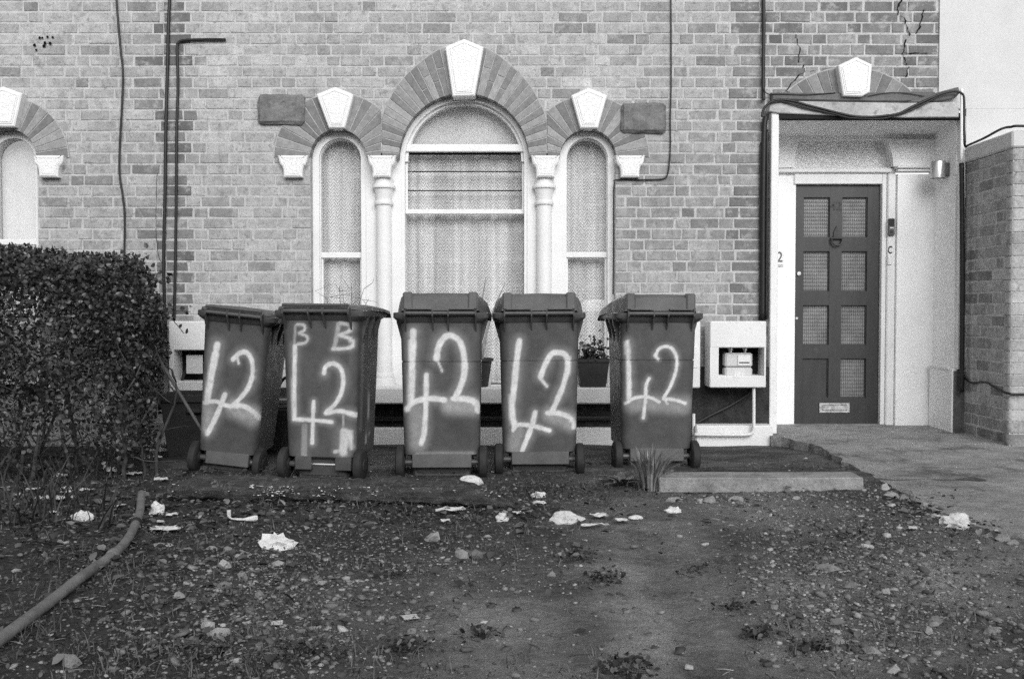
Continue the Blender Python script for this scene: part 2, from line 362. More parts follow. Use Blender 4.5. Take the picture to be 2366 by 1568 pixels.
# ------------------------------------------------------------------ the setting: ground, paving, path
xs = np.concatenate([[-60, -30, -15, -9, -6, -4.6], np.arange(-4.2, 5.0, .026), [5.4, 7, 10, 16, 30, 60]])
ys = np.concatenate([[-60, -30, -16, -10, -8, -7], np.arange(-6.3, .62, .026), [.9, 2, 5, 12, 30, 60]])
vv = []; pa = []; gr = []
for y in ys:
    for x in xs:
        z = gz(x, y); p = 0.3; g_ = .6
        if -4.3 < x < 5.1 and -6.3 < y < .3:
            u, v = px((x, y, z)); p = pale_at(u, v); p = max(0, min(1, p + .35 * mnoise.fractal(Vector((x * 3, y * 3, 9)), 1, 2, 4) * (.3 + p)))
            g_ = .9 - .6 * p
            if v > 1230:
                rr = (u - (1490 + (v - 1240) * .42)) / 55
                if abs(rr) < 2.2: z += -.012 * math.exp(-rr * rr) + .004 * math.exp(-((abs(rr) - 1.4) / .3) ** 2) + .003 * math.sin(y * 90 + x * 40) * math.exp(-rr * rr)
        vv.append((x, y, z)); pa.append(p); gr.append(g_)
nx, ny = len(xs), len(ys)
me = bpy.data.meshes.new('ground'); me.from_pydata(vv, [], [(j * nx + i, j * nx + i + 1, (j + 1) * nx + i + 1, (j + 1) * nx + i) for j in range(ny - 1) for i in range(nx - 1)])
me.materials.append(M['soil']); me.polygons.foreach_set('use_smooth', [True] * len(me.polygons))
for nm, dat in (('pale', pa), ('grit', gr)): a_ = me.attributes.new(nm, 'FLOAT', 'POINT'); a_.data.foreach_set('value', dat)
o = link('ground', me); o['kind'] = 'structure'

def sheet(name, poly, zf, mat, th=.1, step=.06, kind='structure', parent=None, jag=.0):
    """a solid slab with an irregular outline: poly in (x, y), top height zf(x, y)"""
    pts = []; n = len(poly)
    for i in range(n):
        a, b = Vector(poly[i]), Vector(poly[(i + 1) % n]); L = max(1, int((b - a).length / step))
        for q in range(L):
            p = a.lerp(b, q / L)
            if jag: p = p + Vector((mnoise.noise(Vector((p.x * 7, p.y * 7, 1))), mnoise.noise(Vector((p.x * 7, p.y * 7, 5))))) * jag
            pts.append(p)
    bm = bmesh.new(); top = [bm.verts.new((p.x, p.y, zf(p.x, p.y))) for p in pts]
    f = bm.faces.new(top); f.normal_update()
    if f.normal.z < 0: f.normal_flip()
    e = bmesh.ops.extrude_face_region(bm, geom=[f])
    for v_ in e['geom']:
        if isinstance(v_, bmesh.types.BMVert): v_.co.z += 0
    for v_ in top: v_.co.z -= th
    bmesh.ops.recalc_face_normals(bm, faces=bm.faces)
    m = bpy.data.meshes.new(name); bm.to_mesh(m); bm.free(); m.materials.append(mat)
    o = link(name, m, parent)
    if kind: o['kind'] = kind
    return o
def gpoly(pxs, z=.06): return [tuple(atZ(u, v, z).xy) for u, v in pxs]
sheet('paving', [(-2.3, -1.5), (1.2, -1.62), (2.0, -2.0), (2.75, -2.05), (2.52, -.9), (2.2, -.02), (-2.3, -.02)], lambda x, y: gbase(x, y) + .022 + .012 * mnoise.noise(Vector((x * 2, y * 2, 0))), M['apron'], .08, .05, jag=.05)
def path_z(x, y): return .105 + max(0, min(1, (y + .6) / 1)) * .012 - max(0, min(1, (-y - .7) / 1)) * .026
pth = empty('path', (3, -1, .1)); pth['kind'] = 'structure'
_L = [atZ(u, v, .1).xy for u, v in ((1885, 1029), (1990, 1078), (2125, 1148), (2255, 1203), (2368, 1240), (2520, 1300))]
def Lx(y):
    pts = sorted([(p.y, p.x) for p in _L]); 
    if y >= pts[-1][0]: return pts[-1][1] - (y - pts[-1][0]) * .35
    for (a, b), (c, d) in zip(pts, pts[1:]):
        if a <= y <= c: return b + (d - b) * (y - a) / (c - a)
    return pts[0][1]
cuts = [.49, -.05, -.62, -1.35, -2.25, -3.4]
for ya, yb in zip(cuts, cuts[1:]):
    ya2, yb2 = ya - .01, yb + .01
    lf = [(Lx(y) if y < -.05 else 2.04, y) for y in np.linspace(ya2, yb2, 8)]
    if ya > 0: lf = [(2.04, ya2), (2.04, yb2)]
    poly = lf + [(6.0, yb2), (6.0, ya2)] if ya <= 0 else lf + [(3.43, yb2), (3.43, ya2)]
    sheet('slab', poly, path_z, M['path'], .13, .05, None, pth, jag=.05 if ya <= 0 else 0)

# ------------------------------------------------------------------ brickwork
CH, JT = .0832, .0105
def brick_mesh(w_, h_, d_, mat, rnd, ch=.005):
    x, z = w_ / 2, h_ / 2; j = lambda a: rnd.uniform(-a, a)
    vs = []
    for sx, sz in ((-1, -1), (1, -1), (1, 1), (-1, 1)):
        jx, jz, jy = j(.004), j(.003), j(.0016)
        vs.append((sx * (x - ch) + jx, jy, sz * (z - ch) + jz))
    for sx, sz in ((-1, -1), (1, -1), (1, 1), (-1, 1)): vs.append((sx * x + j(.003), ch + .001, sz * z + j(.0026)))
    for sx, sz in ((-1, -1), (1, -1), (1, 1), (-1, 1)): vs.append((sx * x, d_, sz * z))
    fs = [(0, 1, 2, 3)] + [(i, i + 4, (i + 1) % 4 + 4, (i + 1) % 4) for i in range(4)] + [(i + 4, i + 8, (i + 1) % 4 + 8, (i + 1) % 4 + 4) for i in range(4)]
    m = bpy.data.meshes.new('brick'); m.from_pydata(vs, [], fs); m.materials.append(mat)
    bm = bmesh.new(); bm.from_mesh(m); bmesh.ops.recalc_face_normals(bm, faces=bm.faces)
    bm.faces.ensure_lookup_table()
    if bm.faces[0].normal.y > 0: bmesh.ops.reverse_faces(bm, faces=bm.faces)
    bm.to_mesh(m); bm.free(); return m
def brickwall(parent, place, rotz, s0, s1, z0, z1, holes, tone, limit, seed, score, thick=.2, front=0.0, bond='flemish'):
    """place(s, z) -> world point of the wall face; bricks laid course by course, cut at the openings"""
    rnd = random.Random(seed); mort = MB(); bricks = []; R3 = Matrix.Rotation(rotz, 3, 'Z')
    nz = int(round((z1 - z0) / CH))
    def mbox(a, b, za, zb):
        vs = []
        for (s, zz) in ((a, za), (b, za), (b, zb), (a, zb)):
            for dy in (.0038, thick): vs.append(Vector(place(s, zz)) + R3 @ Vector((0, dy + front, 0)))
        mort.add(vs, [(0, 2, 4, 6), (1, 7, 5, 3), (0, 1, 3, 2), (2, 3, 5, 4), (4, 5, 7, 6), (6, 7, 1, 0)])
    for c in range(nz):
        za = z0 + c * CH; zb = za + CH; zm = (za + zb) / 2
        iv = [(s0, s1)]
        for a, b in holes(zm):
            nv = []
            for p, q in iv:
                if b <= p or a >= q: nv.append((p, q)); continue
                if a > p: nv.append((p, a))
                if b < q: nv.append((b, q))
            iv = nv
        for p, q in iv:
            if q - p > .01: mbox(p, q, za, zb)
        s = s0 - rnd.uniform(0, .02) - (.17 if c % 2 else 0); i = 0
        while s < s1:
            if bond == 'flemish': L = .229 if (i + c) % 2 == 0 else .112
            elif bond == 'header': L = .112 if c % 2 else .229
            else: L = .229
            L += rnd.uniform(-.006, .006); i += 1
            a, b = s + JT / 2 + rnd.uniform(-.002, .002), s + L - JT / 2 + rnd.uniform(-.0015, .0015); s += L
            for p, q in iv:
                aa, bb = max(a, p + .001), min(b, q - .001)
                if bb - aa > .025: bricks.append((aa, bb, za + JT / 2 + rnd.uniform(-.001, .001), zb - JT / 2 + rnd.uniform(-.001, .001)))
    mo = mort.build('mortar', M['mortar'], parent)
    bricks.sort(key=lambda b: -score(b)); cache = {}; mass = MB()
    for n, (a, b, za, zb) in enumerate(bricks):
        t = tone((a + b) / 2, (za + zb) / 2, rnd); pr = rnd.uniform(-.0022, .0022)
        ctr = Vector(place((a + b) / 2, (za + zb) / 2)) + R3 @ Vector((0, pr + front, 0)); w_, h_ = b - a, zb - za
        key = (round(w_ / .006), round(h_ / .004), rnd.randrange(3))
        if n < limit:
            if key not in cache: cache[key] = brick_mesh(round(w_ / .006) * .006, round(h_ / .004) * .004 if False else h_, .02, M['brick_obj'], rnd)
            o = link('brick', cache[key], parent, ctr); o.color = (t, t, t, 1); o.rotation_euler = (rnd.uniform(-.004, .004), rnd.uniform(-.006, .006), rotz + rnd.uniform(-.004, .004))
        else:
            m = brick_mesh(w_, h_, .02, M['brick_obj'], rnd); R = R3 @ Matrix.Rotation(rnd.uniform(-.006, .006), 3, 'Y')
            mass.add([ctr + R @ v_.co for v_ in m.vertices], [tuple(p.vertices) for p in m.polygons], t); bpy.data.meshes.remove(m)
    if mass.v:
        o = mass.build('brickwork', M['brick_mass'], parent); o['kind'] = 'stuff'
    return mo

S0 = 297.5
def WX(u): return (u - CX) / S0
def WZ(v): return atY(CX, v, 0).z
Z_SPR = WZ(364)
house = empty('terraced_house', (0, .1, 0), 'brick terraced house with triple arched window and white doorway', 'house')
house_l = empty('terraced_house', (-3.8, .1, 0), 'pale brick house at the left edge, half a round-headed window above the hedge', 'house')
house_r = empty('rendered_house', (4.2, .1, 0), 'white rendered house with brick bay beyond the doorway, at the right edge', 'house')
XL, XM, XR, XN = WX(783), -.371, WX(1357), WX(26)
RN, RM = .216, .503
Z_SPM = WZ(368); SILL = .475
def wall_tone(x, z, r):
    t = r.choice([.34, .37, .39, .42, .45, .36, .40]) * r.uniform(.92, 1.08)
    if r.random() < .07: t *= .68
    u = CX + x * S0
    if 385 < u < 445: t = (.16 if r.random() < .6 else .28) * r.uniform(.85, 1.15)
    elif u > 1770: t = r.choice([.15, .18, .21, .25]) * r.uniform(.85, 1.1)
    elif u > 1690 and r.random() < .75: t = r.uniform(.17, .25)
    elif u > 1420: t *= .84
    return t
def tone_l(x, z, r):
    t = r.choice([.34, .37, .40, .36]) * r.uniform(.88, 1.1)
    u = CX + x * S0
    if u > 340 and r.random() < .35: t = r.uniform(.13, .2)
    elif r.random() < .07: t *= .68
    return t
def arch_hole(cx, cz, r, z):
    if z < cz: return (cx - r, cx + r) if z > SILL - .12 else None
    if z - cz < r + .05:
        q = (r + .05) ** 2 - (z - cz) ** 2
        return (cx - math.sqrt(q), cx + math.sqrt(q))
PORCH_X0, PORCH_X1, PORCH_Z = WX(1775), 3.47, WZ(246)
def holes_main(z):
    h = [x for x in (arch_hole(XL, Z_SPR, RN, z), arch_hole(XM, Z_SPM, RM, z), arch_hole(XR, Z_SPR, RN, z)) if x]
    if SILL - .12 < z < Z_SPR + .02: h += [(XL - RN, XR + RN)]
    if z < PORCH_Z: h.append((PORCH_X0, 4))
    if WZ(290) + CH / 2 < z < WZ(220) - CH / 2: h.append((WX(604), WX(705)))
    if WZ(309) + CH / 2 < z < WZ(240) - CH / 2: h.append((WX(1435), WX(1532)))
    return h
def score(b):
    xm, zm = (b[0] + b[1]) / 2, (b[2] + b[3]) / 2
    u = CX + xm * S0; vis = zm > 1.0 and zm < 3.44 and u < 2160
    in_arch = any((xm - c) ** 2 + (zm - zc) ** 2 < r * r and zm > zc - .05 for c, zc, r in ((XL, Z_SPR, .5), (XM, Z_SPM, .82), (XR, Z_SPR, .5)))
    return (b[1] - b[0]) + (1 if vis else 0) - (.5 if in_arch else 0) - .02 * abs(zm - 2.3)
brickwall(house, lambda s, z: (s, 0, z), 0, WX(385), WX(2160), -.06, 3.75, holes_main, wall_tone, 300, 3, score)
def holes_left(z):
    h = arch_hole(XN, Z_SPR, RN, z); return [h] if h else []
brickwall(house_l, lambda s, z: (s, .004, z), 0, -5.3, WX(385) - .002, -.06, 3.75, holes_left, tone_l, 300, 9, lambda b: (b[1] - b[0]) + (1 if b[1] > -4.0 and 1.2 < b[2] < 3.46 else 0))

# ------------------------------------------------------------------ arches, keystones, imposts, blocks
def arch(parent, name, cx, cz, r, Rf, n, xmin=-99, xmax=99, dark=.2, light=.3, seed=1, wob=0, th0=0, th1=math.pi, depth=.11, split=0):
    rnd = random.Random(seed)
    def P(a, rr): return (cx + rr * math.cos(a), cz + rr * math.sin(a))
    def clipall(poly):
        poly = clip(poly, 0, xmax, True)
        if len(poly) > 2: poly = clip(poly, 0, xmin, False)
        return poly
    ring = MB(); N = 64
    for i in range(N):
        a, b = th0 + (th1 - th0) * i / N, th0 + (th1 - th0) * (i + 1) / N
        poly = clipall([P(a, r + .002), P(a, Rf(a) + .008), P(b, Rf(b) + .008), P(b, r + .002)])
        if len(poly) > 2: ring.prism(poly, -.004, depth)
    A = ring.build(name, M['archmortar'], parent)
    for i in range(n):
        g = .0035 / r
        a = th0 + (th1 - th0) * i / n; b = th0 + (th1 - th0) * (i + 1) / n
        tv = dark if (i % 2 == 0) == (rnd.random() < .86) else light
        am = (a + b) / 2; Rm = Rf(am); pieces = [(r, Rm)]
        if Rm - r > .29: pieces = [(r, r + (Rm - r) * (.62 if i % 2 else .38)), (r + (Rm - r) * (.62 if i % 2 else .38), Rm)]
        for q, (ra, rb) in enumerate(pieces):
            ga, gb = .0035 / ra, .0035 / rb
            last = q == len(pieces) - 1
            poly = [P(a + ga, ra + (.003 if q else 0)), P(a + gb, Rf(a) if last else rb - .003), P(b - gb, Rf(b) if last else rb - .003), P(b - ga, ra + (.003 if q else 0))]
            poly = clipall(poly)
            if len(poly) < 3: continue
            ar = abs(sum(poly[t][0] * poly[(t + 1) % len(poly)][1] - poly[(t + 1) % len(poly)][0] * poly[t][1] for t in range(len(poly)))) / 2
            if ar < 2e-4: continue
            m = MB().cprism(poly, -.0085 + rnd.uniform(-.0015, .0015), depth - .004, .0025)
            o = m.build('brick', M['vous'], A); t = tv * rnd.uniform(.85, 1.12); o.color = (t, t, t, 1)
    return A
RN_OUT = .49
mid_l, mid_r = WX(883) , WX(1263)
def Rmain(a):
    d = math.degrees(a); d = d if d <= 90 else 180 - d
    return np.interp(d, [0, 22, 40, 63, 79, 90], [.70, .695, .735, .80, .865, .87])
arch(house, 'arch', XL, Z_SPR, RN, lambda a: RN_OUT, 19, xmax=mid_l - .004, seed=5)
arch(house, 'arch', XM, Z_SPM, RM, lambda a: float(Rmain(a)), 37, xmin=mid_l + .004, xmax=mid_r - .004, seed=6)
arch(house, 'arch', XR, Z_SPR, RN, lambda a: RN_OUT - .02, 19, xmin=mid_r + .004, seed=7)
arch(house_l, 'arch', XN, Z_SPR, RN, lambda a: RN_OUT - .03, 19, seed=8)
def plate(parent, name, poly, y0, y1, mat=None, border=.022, rise=.006):
    o = MB().cprism(poly, y0, y1, .008).build(name, mat or M['white'], parent)
    n = len(poly); a = sum(poly[i][0] * poly[(i + 1) % n][1] - poly[(i + 1) % n][0] * poly[i][1] for i in range(n))
    if a < 0: poly = poly[::-1]
    p1 = inset(poly, border); p2 = inset(poly, border + .007)
    MB().ring(p1, p2, y0 - .005, y0 + .002).build('moulding', M['white'], o)
    MB().cprism(inset(poly, border + .010), y0 - rise, y0 + .004, .004).build('panel', M['verm'], o)
    return o
def wpx(pts): return [(WX(u), WZ(v)) for u, v in pts]
plate(house, 'keystone', wpx([(780, 206), (822.6, 223), (802, 300), (765.7, 300), (737.6, 223)]), -.075, .05)
plate(house, 'keystone', wpx([(1074, 97), (1118, 116), (1098, 227), (1047.5, 228.5), (1031, 115)]), -.085, .05)
plate(house, 'keystone', wpx([(1356, 208), (1399, 225.5), (1378, 300), (1338, 300), (1317, 225.5)]), -.075, .05)
plate(house_l, 'keystone', wpx([(25.6, 205), (69, 221), (51, 297), (6, 297), (-18, 221)]), -.075, .05)
def impost(parent, u0, u1, v0=362, v1=412):
    w_ = u1 - u0; L = []
    left = [(0, 0), (.03, .05), (.06, .3), (.10, .42), (.16, .5), (.19, .66), (.2, .86), (.2, 1)]
    pts = [(u0 + w_ * a, v0 + (v1 - v0) * b) for a, b in left] + [(u1 - w_ * a, v0 + (v1 - v0) * b) for a, b in left[::-1]]
    return plate(parent, 'impost', wpx(pts), -.06, .1, None, .014, .004)
for a, b in ((647, 718), (851, 919), (1225, 1293), (1417, 1487)): impost(house, a, b)
impost(house_l, 88, 161)
for u0, u1, v0, v1 in ((601, 708, 220, 289), (1432, 1535.5, 240, 309)):
    m = MB().bbox(WX(u0), WX(u1), -.045, .1, WZ(v1), WZ(v0), .022); o = m.build('stone_block', M['stone'], house)
    bm = bmesh.new(); bm.from_mesh(o.data); bmesh.ops.subdivide_edges(bm, edges=bm.edges, cuts=7, use_grid_fill=True)
    for v_ in bm.verts:
        n_ = mnoise.fractal(v_.co * 14, 1, 2, 3); v_.co += v_.normal * .008 * n_
    bm.to_mesh(o.data); bm.free()

# ------------------------------------------------------------------ windows
def archpath(cx, zs, hw, zb, r=None, n=20):
    return [(cx - hw, zb)] + [(cx + hw * math.cos(math.pi * (1 - i / n)), zs + hw * math.sin(math.pi * (1 - i / n))) for i in range(n + 1)] + [(cx + hw, zb)]
def curtain(parent, x0, x1, z0, z1, y, mat, amp=.012, wl_=.09, seed=0, name='curtain', topz=None):
    rnd = random.Random(seed); n = int((x1 - x0) / .008); vs = []; fs = []
    ph = [rnd.uniform(0, 6.3) for _ in range(4)]
    for i in range(n + 1):
        x = x0 + (x1 - x0) * i / n
        d = amp * (math.sin(x * 2 * math.pi / wl_ + ph[0] + 1.3 * math.sin(x * 9 + ph[1])) + .5 * math.sin(x * 2 * math.pi / (wl_ * .43) + ph[2]))
        for j in range(7):
            t = j / 6; vs.append((x, y + d * (1.25 - .6 * t), z0 + (z1 - z0) * t))
    for i in range(n):
        for j in range(6): fs.append((i * 7 + j, (i + 1) * 7 + j, (i + 1) * 7 + j + 1, i * 7 + j + 1))
    return MB().add(vs, fs).build(name, mat, parent, smooth=True)
def narrow_window(parent, cx, zrail, kind, seed):
    W = empty('window', (cx, .1, SILL), parent=parent)
    zs = Z_SPR
    m = MB().ring(archpath(cx, zs, RN - .001, SILL), archpath(cx, zs, RN - .052, SILL), .085, .19, closed=False); m.build('frame', M['white'], W)
    MB().ring(archpath(cx, zs, RN - .050, SILL), archpath(cx, zs, RN - .058, SILL), .115, .19, closed=False).build('bead', M['white'], W)
    hw = RN - .056
    MB().bbox(cx - hw, cx + hw, .125, .175, zrail - .024, zrail + .02, .004).build('meeting_rail', M['white'], W)
    m = MB(); zt = zrail - .024
    m.box(cx - hw, cx - hw + .014, .142, .178, SILL, zt); m.box(cx + hw - .014, cx + hw, .142, .178, SILL, zt); m.box(cx - hw + .014, cx + hw - .014, .142, .178, SILL, SILL + .05); m.build('sash', M['white'], W)
    MB().prism(archpath(cx, zs, hw, zrail + .02), .150, .1535).build('pane', M['glass'], W)
    MB().box(cx - hw + .014, cx + hw - .014, .158, .1615, SILL + .05, zt).build('pane', M['glass'], W)
    if kind == 'lace': curtain(W, cx - RN, cx + RN, SILL, zs + RN, .235, M['lace'], .007, .13, seed)
    else: curtain(W, cx - RN, cx + RN, SILL, zs + RN, .25, M['net'], .004, .2, seed)
    MB().box(cx - RN - .05, cx + RN + .05, .30, .33, SILL - .1, zs + RN + .1).build('added_dark_backing', M['dark'], W)  # unseen dark panel added behind the curtain, keeps out light from the back
    return W
narrow_window(house, XL, WZ(587), 'lace', 1); narrow_window(house, XR, WZ(586), 'lace', 2)
narrow_window(house_l, XN, WZ(556), 'net', 3)
W = empty('window', (XM, .1, SILL), parent=house)
MB().ring(archpath(XM, Z_SPM, RM - .001, SILL, n=36), archpath(XM, Z_SPM, RM - .036, SILL, n=36), .085, .2, closed=False).build('frame', M['white'], W)
MB().ring(archpath(XM, Z_SPM, RM - .034, Z_SPM - .001, n=36), archpath(XM, Z_SPM, RM - .058, Z_SPM - .001, n=36), .125, .2, closed=False).build('bead', M['white'], W)
hw = RN and RM - .035
zt0, zt1 = WZ(346), WZ(328); zr0, zr1 = WZ(491), WZ(480)
MB().bbox(XM - hw, XM + hw, .105, .19, zt0, zt1, .006).build('transom', M['white'], W)
MB().bbox(XM - hw, XM + hw, .125, .19, zr0, zr1, .004).build('meeting_rail', M['white'], W)
for sx in (-1, 1): MB().box(XM + sx * hw - (.018 if sx > 0 else 0), XM + sx * hw + (.018 if sx < 0 else 0), .15, .19, zr1, zt0).build('sash', M['white'], W)
MB().prism(clip(archpath(XM, Z_SPM, RM - .056, zt1, n=36), 1, zt1, False), .165, .169).build('pane', M['glass'], W)
zz = [zr1, zr1 + (zt0 - zr1) * .335, zr1 + (zt0 - zr1) * .672, zt0]
for i in range(3):    # three overlapping glass louvres
    p = MB().add([(XM - hw + .018, .168, zz[i] + .004), (XM + hw - .018, .168, zz[i] + .004), (XM + hw - .018, .160, zz[i + 1] - .001), (XM - hw + .018, .160, zz[i + 1] - .001), (XM - hw + .018, .172, zz[i] + .004), (XM + hw - .018, .172, zz[i] + .004), (XM + hw - .018, .164, zz[i + 1] - .001), (XM - hw + .018, .164, zz[i + 1] - .001)], [(0, 1, 2, 3), (7, 6, 5, 4), (0, 4, 5, 1), (3, 2, 6, 7)])
    p.build('pane', M['glass'], W)
    if i: MB().box(XM - hw + .018, XM + hw - .018, .150, .176, zz[i] - .003, zz[i] + .003).build('louvre_edge', M['dark'], W)
MB().box(XM - hw + .016, XM + hw - .016, .152, .178, zt0 - .014, zt0 - .001).build('louvre_edge', M['dark'], W)
MB().box(XM - hw, XM + hw, .172, .176, SILL, zr0).build('pane', M['glass'], W)
MB().prism(clip(archpath(XM, Z_SPM, RM - .03, Z_SPM, n=30), 1, zt0 + .022, False), .255, .28).build('fanlight_board', M['frost'], W)
curtain(W, XM - RM, XM + RM, SILL, zt0 + .02, .262, M['lace'], .012, .16, 4)
MB().box(XM - RM - .02, XM + RM + .02, .33, .36, SILL - .1, Z_SPM + RM + .1).build('added_dark_backing', M['dark'], W)  # added backing for the main window, stops light leaking in behind
# piers and columns between the lights
for cx, x0, x1 in ((WX(886), XL + RN, XM - RM), (WX(1257), XM + RM, XR - RN)):
    MB().box(x0 - .012, x1 + .012, .075, .2, SILL, Z_SPR + .05).build('window_pier', M['white'], house)
    z_of = lambda v: WZ(v) - SILL
    prof = [(.0, 0), (.085, 0), (.085, .035), (.08, .05), (.07, .055), (.074, .075), (.07, .09), (.06, .10), (.0585, .13), (.0585, z_of(474)), (.071, z_of(472)), (.074, z_of(468)), (.071, z_of(464)), (.060, z_of(463)), (.066, z_of(445)), (.074, z_of(436)), (.088, z_of(434)), (.091, z_of(430)), (.088, z_of(427)), (.076, z_of(425)), (.076, z_of(411)), (0, z_of(411))]
    c = MB().lathe(prof, (cx, .045, SILL), 28).build('column', M['white'], house); smooth_auto(c, 35)
MB().bbox(XL - RN - .05, XR + RN + .05, -.235, .12, .352, SILL, .010).build('window_sill', M['masonry'], house)
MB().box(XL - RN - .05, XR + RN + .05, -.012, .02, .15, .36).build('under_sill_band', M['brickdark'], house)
MB().tube([(XL - RN - .2, -.06, .225), (XR + RN + .2, -.06, .232)], .022, 10).build('sill_pipe', M['iron'], house, smooth=True)
MB().bbox(XL - RN - .25, WX(1590), -.06, .02, -.03, .152, .012).build('plinth', M['masonry'], house)
MB().bbox(WX(1597), WX(1772), -.2, .02, -.03, .185, .012).build('plinth', M['masonry'], house)
MB().box(WX(1480), WX(1772), -.06, .0, .15, .62).build('dark_band', M['brickdark'], house)  # dark brick band behind and below the right meter boxes

# ------------------------------------------------------------------ doorway
PB = .48                                     # back plane of the porch recess
def bx(u, Y=PB): return atY(u, 716, Y).x
def bz(v, Y=PB): return atY(1932, v, Y).z
ZC = 2.555; xi0, xi1 = WX(1790), 3.44
dx0, dx1, dz0, dz1 = bx(1837), bx(2032), .118, bz(427)
porch = empty('porch', (2.75, .2, 0), parent=house)
MB().bbox(WX(1773), WX(1790.5), -.07, .10, .0, WZ(262), .006).build('post', M['masonry'], porch)
MB().box(WX(1776), xi0, .102, PB + .05, .0, ZC).build('side_wall', M['porch'], porch)
MB().box(xi1, xi1 + .06, .02, PB + .05, .30, ZC).build('side_wall', M['porch'], porch)
MB().box(xi1 - .035, xi1 + .002, -.03, PB - .1, .02, WZ(852)).build('side_panel', M['porch'], porch)
MB().bbox(xi1 - .05, xi1 - .036, .0, PB - .12, WZ(854), WZ(847), .003).build('panel_ledge', M['white'], porch)
MB().bbox(WX(2199), WX(2226), -.035, .02, .03, WZ(855), .006).build('end_board', M['lead'], porch)
MB().bbox(WX(2209), WX(2221), -.03, .02, WZ(853), WZ(270), .004).build('end_post', M['masonry'], porch)
zcb = bz(318); MB().add([(xi0, .0, ZC - .01), (xi1 + .02, .0, ZC - .01), (xi1 + .02, PB + .05, zcb - .001), (xi0, PB + .05, zcb - .001), (xi0, .0, ZC + .04), (xi1 + .02, .0, ZC + .04), (xi1 + .02, PB + .05, ZC + .04), (xi0, PB + .05, ZC + .04)], [(0, 3, 2, 1), (4, 5, 6, 7), (0, 1, 5, 4), (1, 2, 6, 5), (2, 3, 7, 6), (3, 0, 4, 7)]).build('ceiling', M['porch'], porch)
# back wall round door and fanlight
fz0, fz1 = bz(388), bz(326); fx0, fx1 = bx(1829), bx(2054)
jx0, jx1 = dx0 - .03, dx1 + .09
MB().box(xi0, dx0 - .004, PB, PB + .1, 0, fz0).build('back_wall', M['porch'], porch)
MB().box(jx1 + .02, xi1, PB - .07, PB + .1, 0, bz(405)).build('pilaster', M['porch'], porch)
# wall above the impost with the segmental fanlight opening
side = [(0, 0), (.006, .3), (.018, .6), (.034, .85), (.046, 1)]
L_ = [(fx0 + a, fz0 + (fz1 - fz0) * b) for a, b in side]; R_ = [(fx1 - a, fz0 + (fz1 - fz0) * b) for a, b in side]
m = MB()
for i in range(len(side) - 1):
    m.prism([(xi0, L_[i][1]), L_[i], L_[i + 1], (xi0, L_[i + 1][1])], PB - .02, PB + .1)
    m.prism([R_[i], (xi1, R_[i][1]), (xi1, R_[i + 1][1]), R_[i + 1]], PB - .07, PB + .1)
m.box(xi0, xi1, PB - .02, PB + .1, fz1, bz(318)); m.box(xi0, xi1, PB - .03, PB + .1, bz(318), ZC)
m.build('fanlight_surround', M['porch'], porch)
MB().ring([(x + .02, z) for x, z in R_][::-1] + [(fx1 + .02, fz0)], [(x - .012, z) for x, z in R_][::-1] + [(fx1 - .012, fz0)], PB - .085, PB + .06, closed=False).build('fanlight_architrave', M['white'], porch)
fan = MB().prism(L_[::-1] + R_, PB + .05, PB + .06).build('fanlight_pane', M['ripple'], porch)
MB().bbox(fx0 - .02, fx1 + .03, PB - .03, PB + .1, fz0 - .05, fz0 - .001, .008).build('transom', M['white'], porch)
MB().bbox(xi0, fx1 - .01, PB - .05, PB + .02, bz(400), bz(392), .004).build('impost_moulding', M['white'], porch)
m = MB(); m.bbox(jx1, xi1 - .002, PB - .115, PB, bz(393), bz(386), .005); m.bbox(jx1 + .012, xi1 - .002, PB - .095, PB, bz(400), bz(393.6), .004); m.build('impost_moulding', M['white'], porch)
m = MB(); m.bbox(dx1 + .004, dx1 + .04, PB - .02, PB + .08, .1, fz0 - .05, .004); m.bbox(dx1 + .041, jx1 + .018, PB - .045, PB + .08, .1, fz0 - .05, .008); m.build('door_jamb', M['white'], porch)
MB().bbox(dx0 - .02, dx1 + .003, PB - .02, PB + .08, dz1 + .004, fz0 - .05, .004).build('door_head', M['white'], porch)
MB().bbox(dx0 - .05, dx1 + .05, PB - .06, PB + .1, .05, .119, .008).build('threshold', M['concrete'], porch)
# canopy
bq = MB(); pts = [atY(u, v, -.06) for u, v in ((1775, 250), (2216, 242), (2216, 268), (1775, 262))]
cb = [(1778, 236), (1800, 233), (1950, 236), (2090, 238), (2206, 236), (2215, 250), (2215, 271), (2100, 272), (1950, 268), (1800, 262), (1776, 258)]
MB().cprism([(p.x, p.z) for p in (atY(u, v, -.09) for u, v in cb)], -.09, .0, .006).build('canopy_beam', M['beam'], porch)
MB().box(xi0, WX(2212), -.075, -.0, WZ(279), WZ(266)).build('painted_canopy_shadow', M['dark'], porch)  # dark strip that paints in the shade under the canopy beam
fl = [(1781, 214), (1900, 215), (2050, 214), (2160, 212), (2160, 232), (2090, 236), (1950, 234.5), (1800, 231), (1783, 233)]
MB().cprism([(p.x, p.z) for p in (atY(u, v, -.05) for u, v in fl)], -.05, .0, .01).build('flashing', M['lead'], porch)
MB().cprism([(p.x, p.z) for p in (atY(u, v, -.07) for u, v in [(2092, 237), (2160, 215), (2214, 201), (2219, 214), (2206, 227), (2160, 236)])], -.07, .0, .008).build('flashing', M['lead'], porch)
# small arch and keystone above the door
def Rdoor(a):
    d = math.degrees(a); return float(np.interp(abs(d - 90), [0, 10, 35, 52], [.60, .585, .47, .40]))
arch(house, 'arch', WX(1956), WZ(371), .49, lambda a: .71, 12, seed=21, th0=math.radians(48), th1=math.radians(132), dark=.17, light=.24)
plate(house, 'keystone', wpx([(1962, 139), (1998.5, 156), (1994, 219), (1976, 229), (1934, 227.5), (1921.5, 158)]), -.09, .05, None, .018)
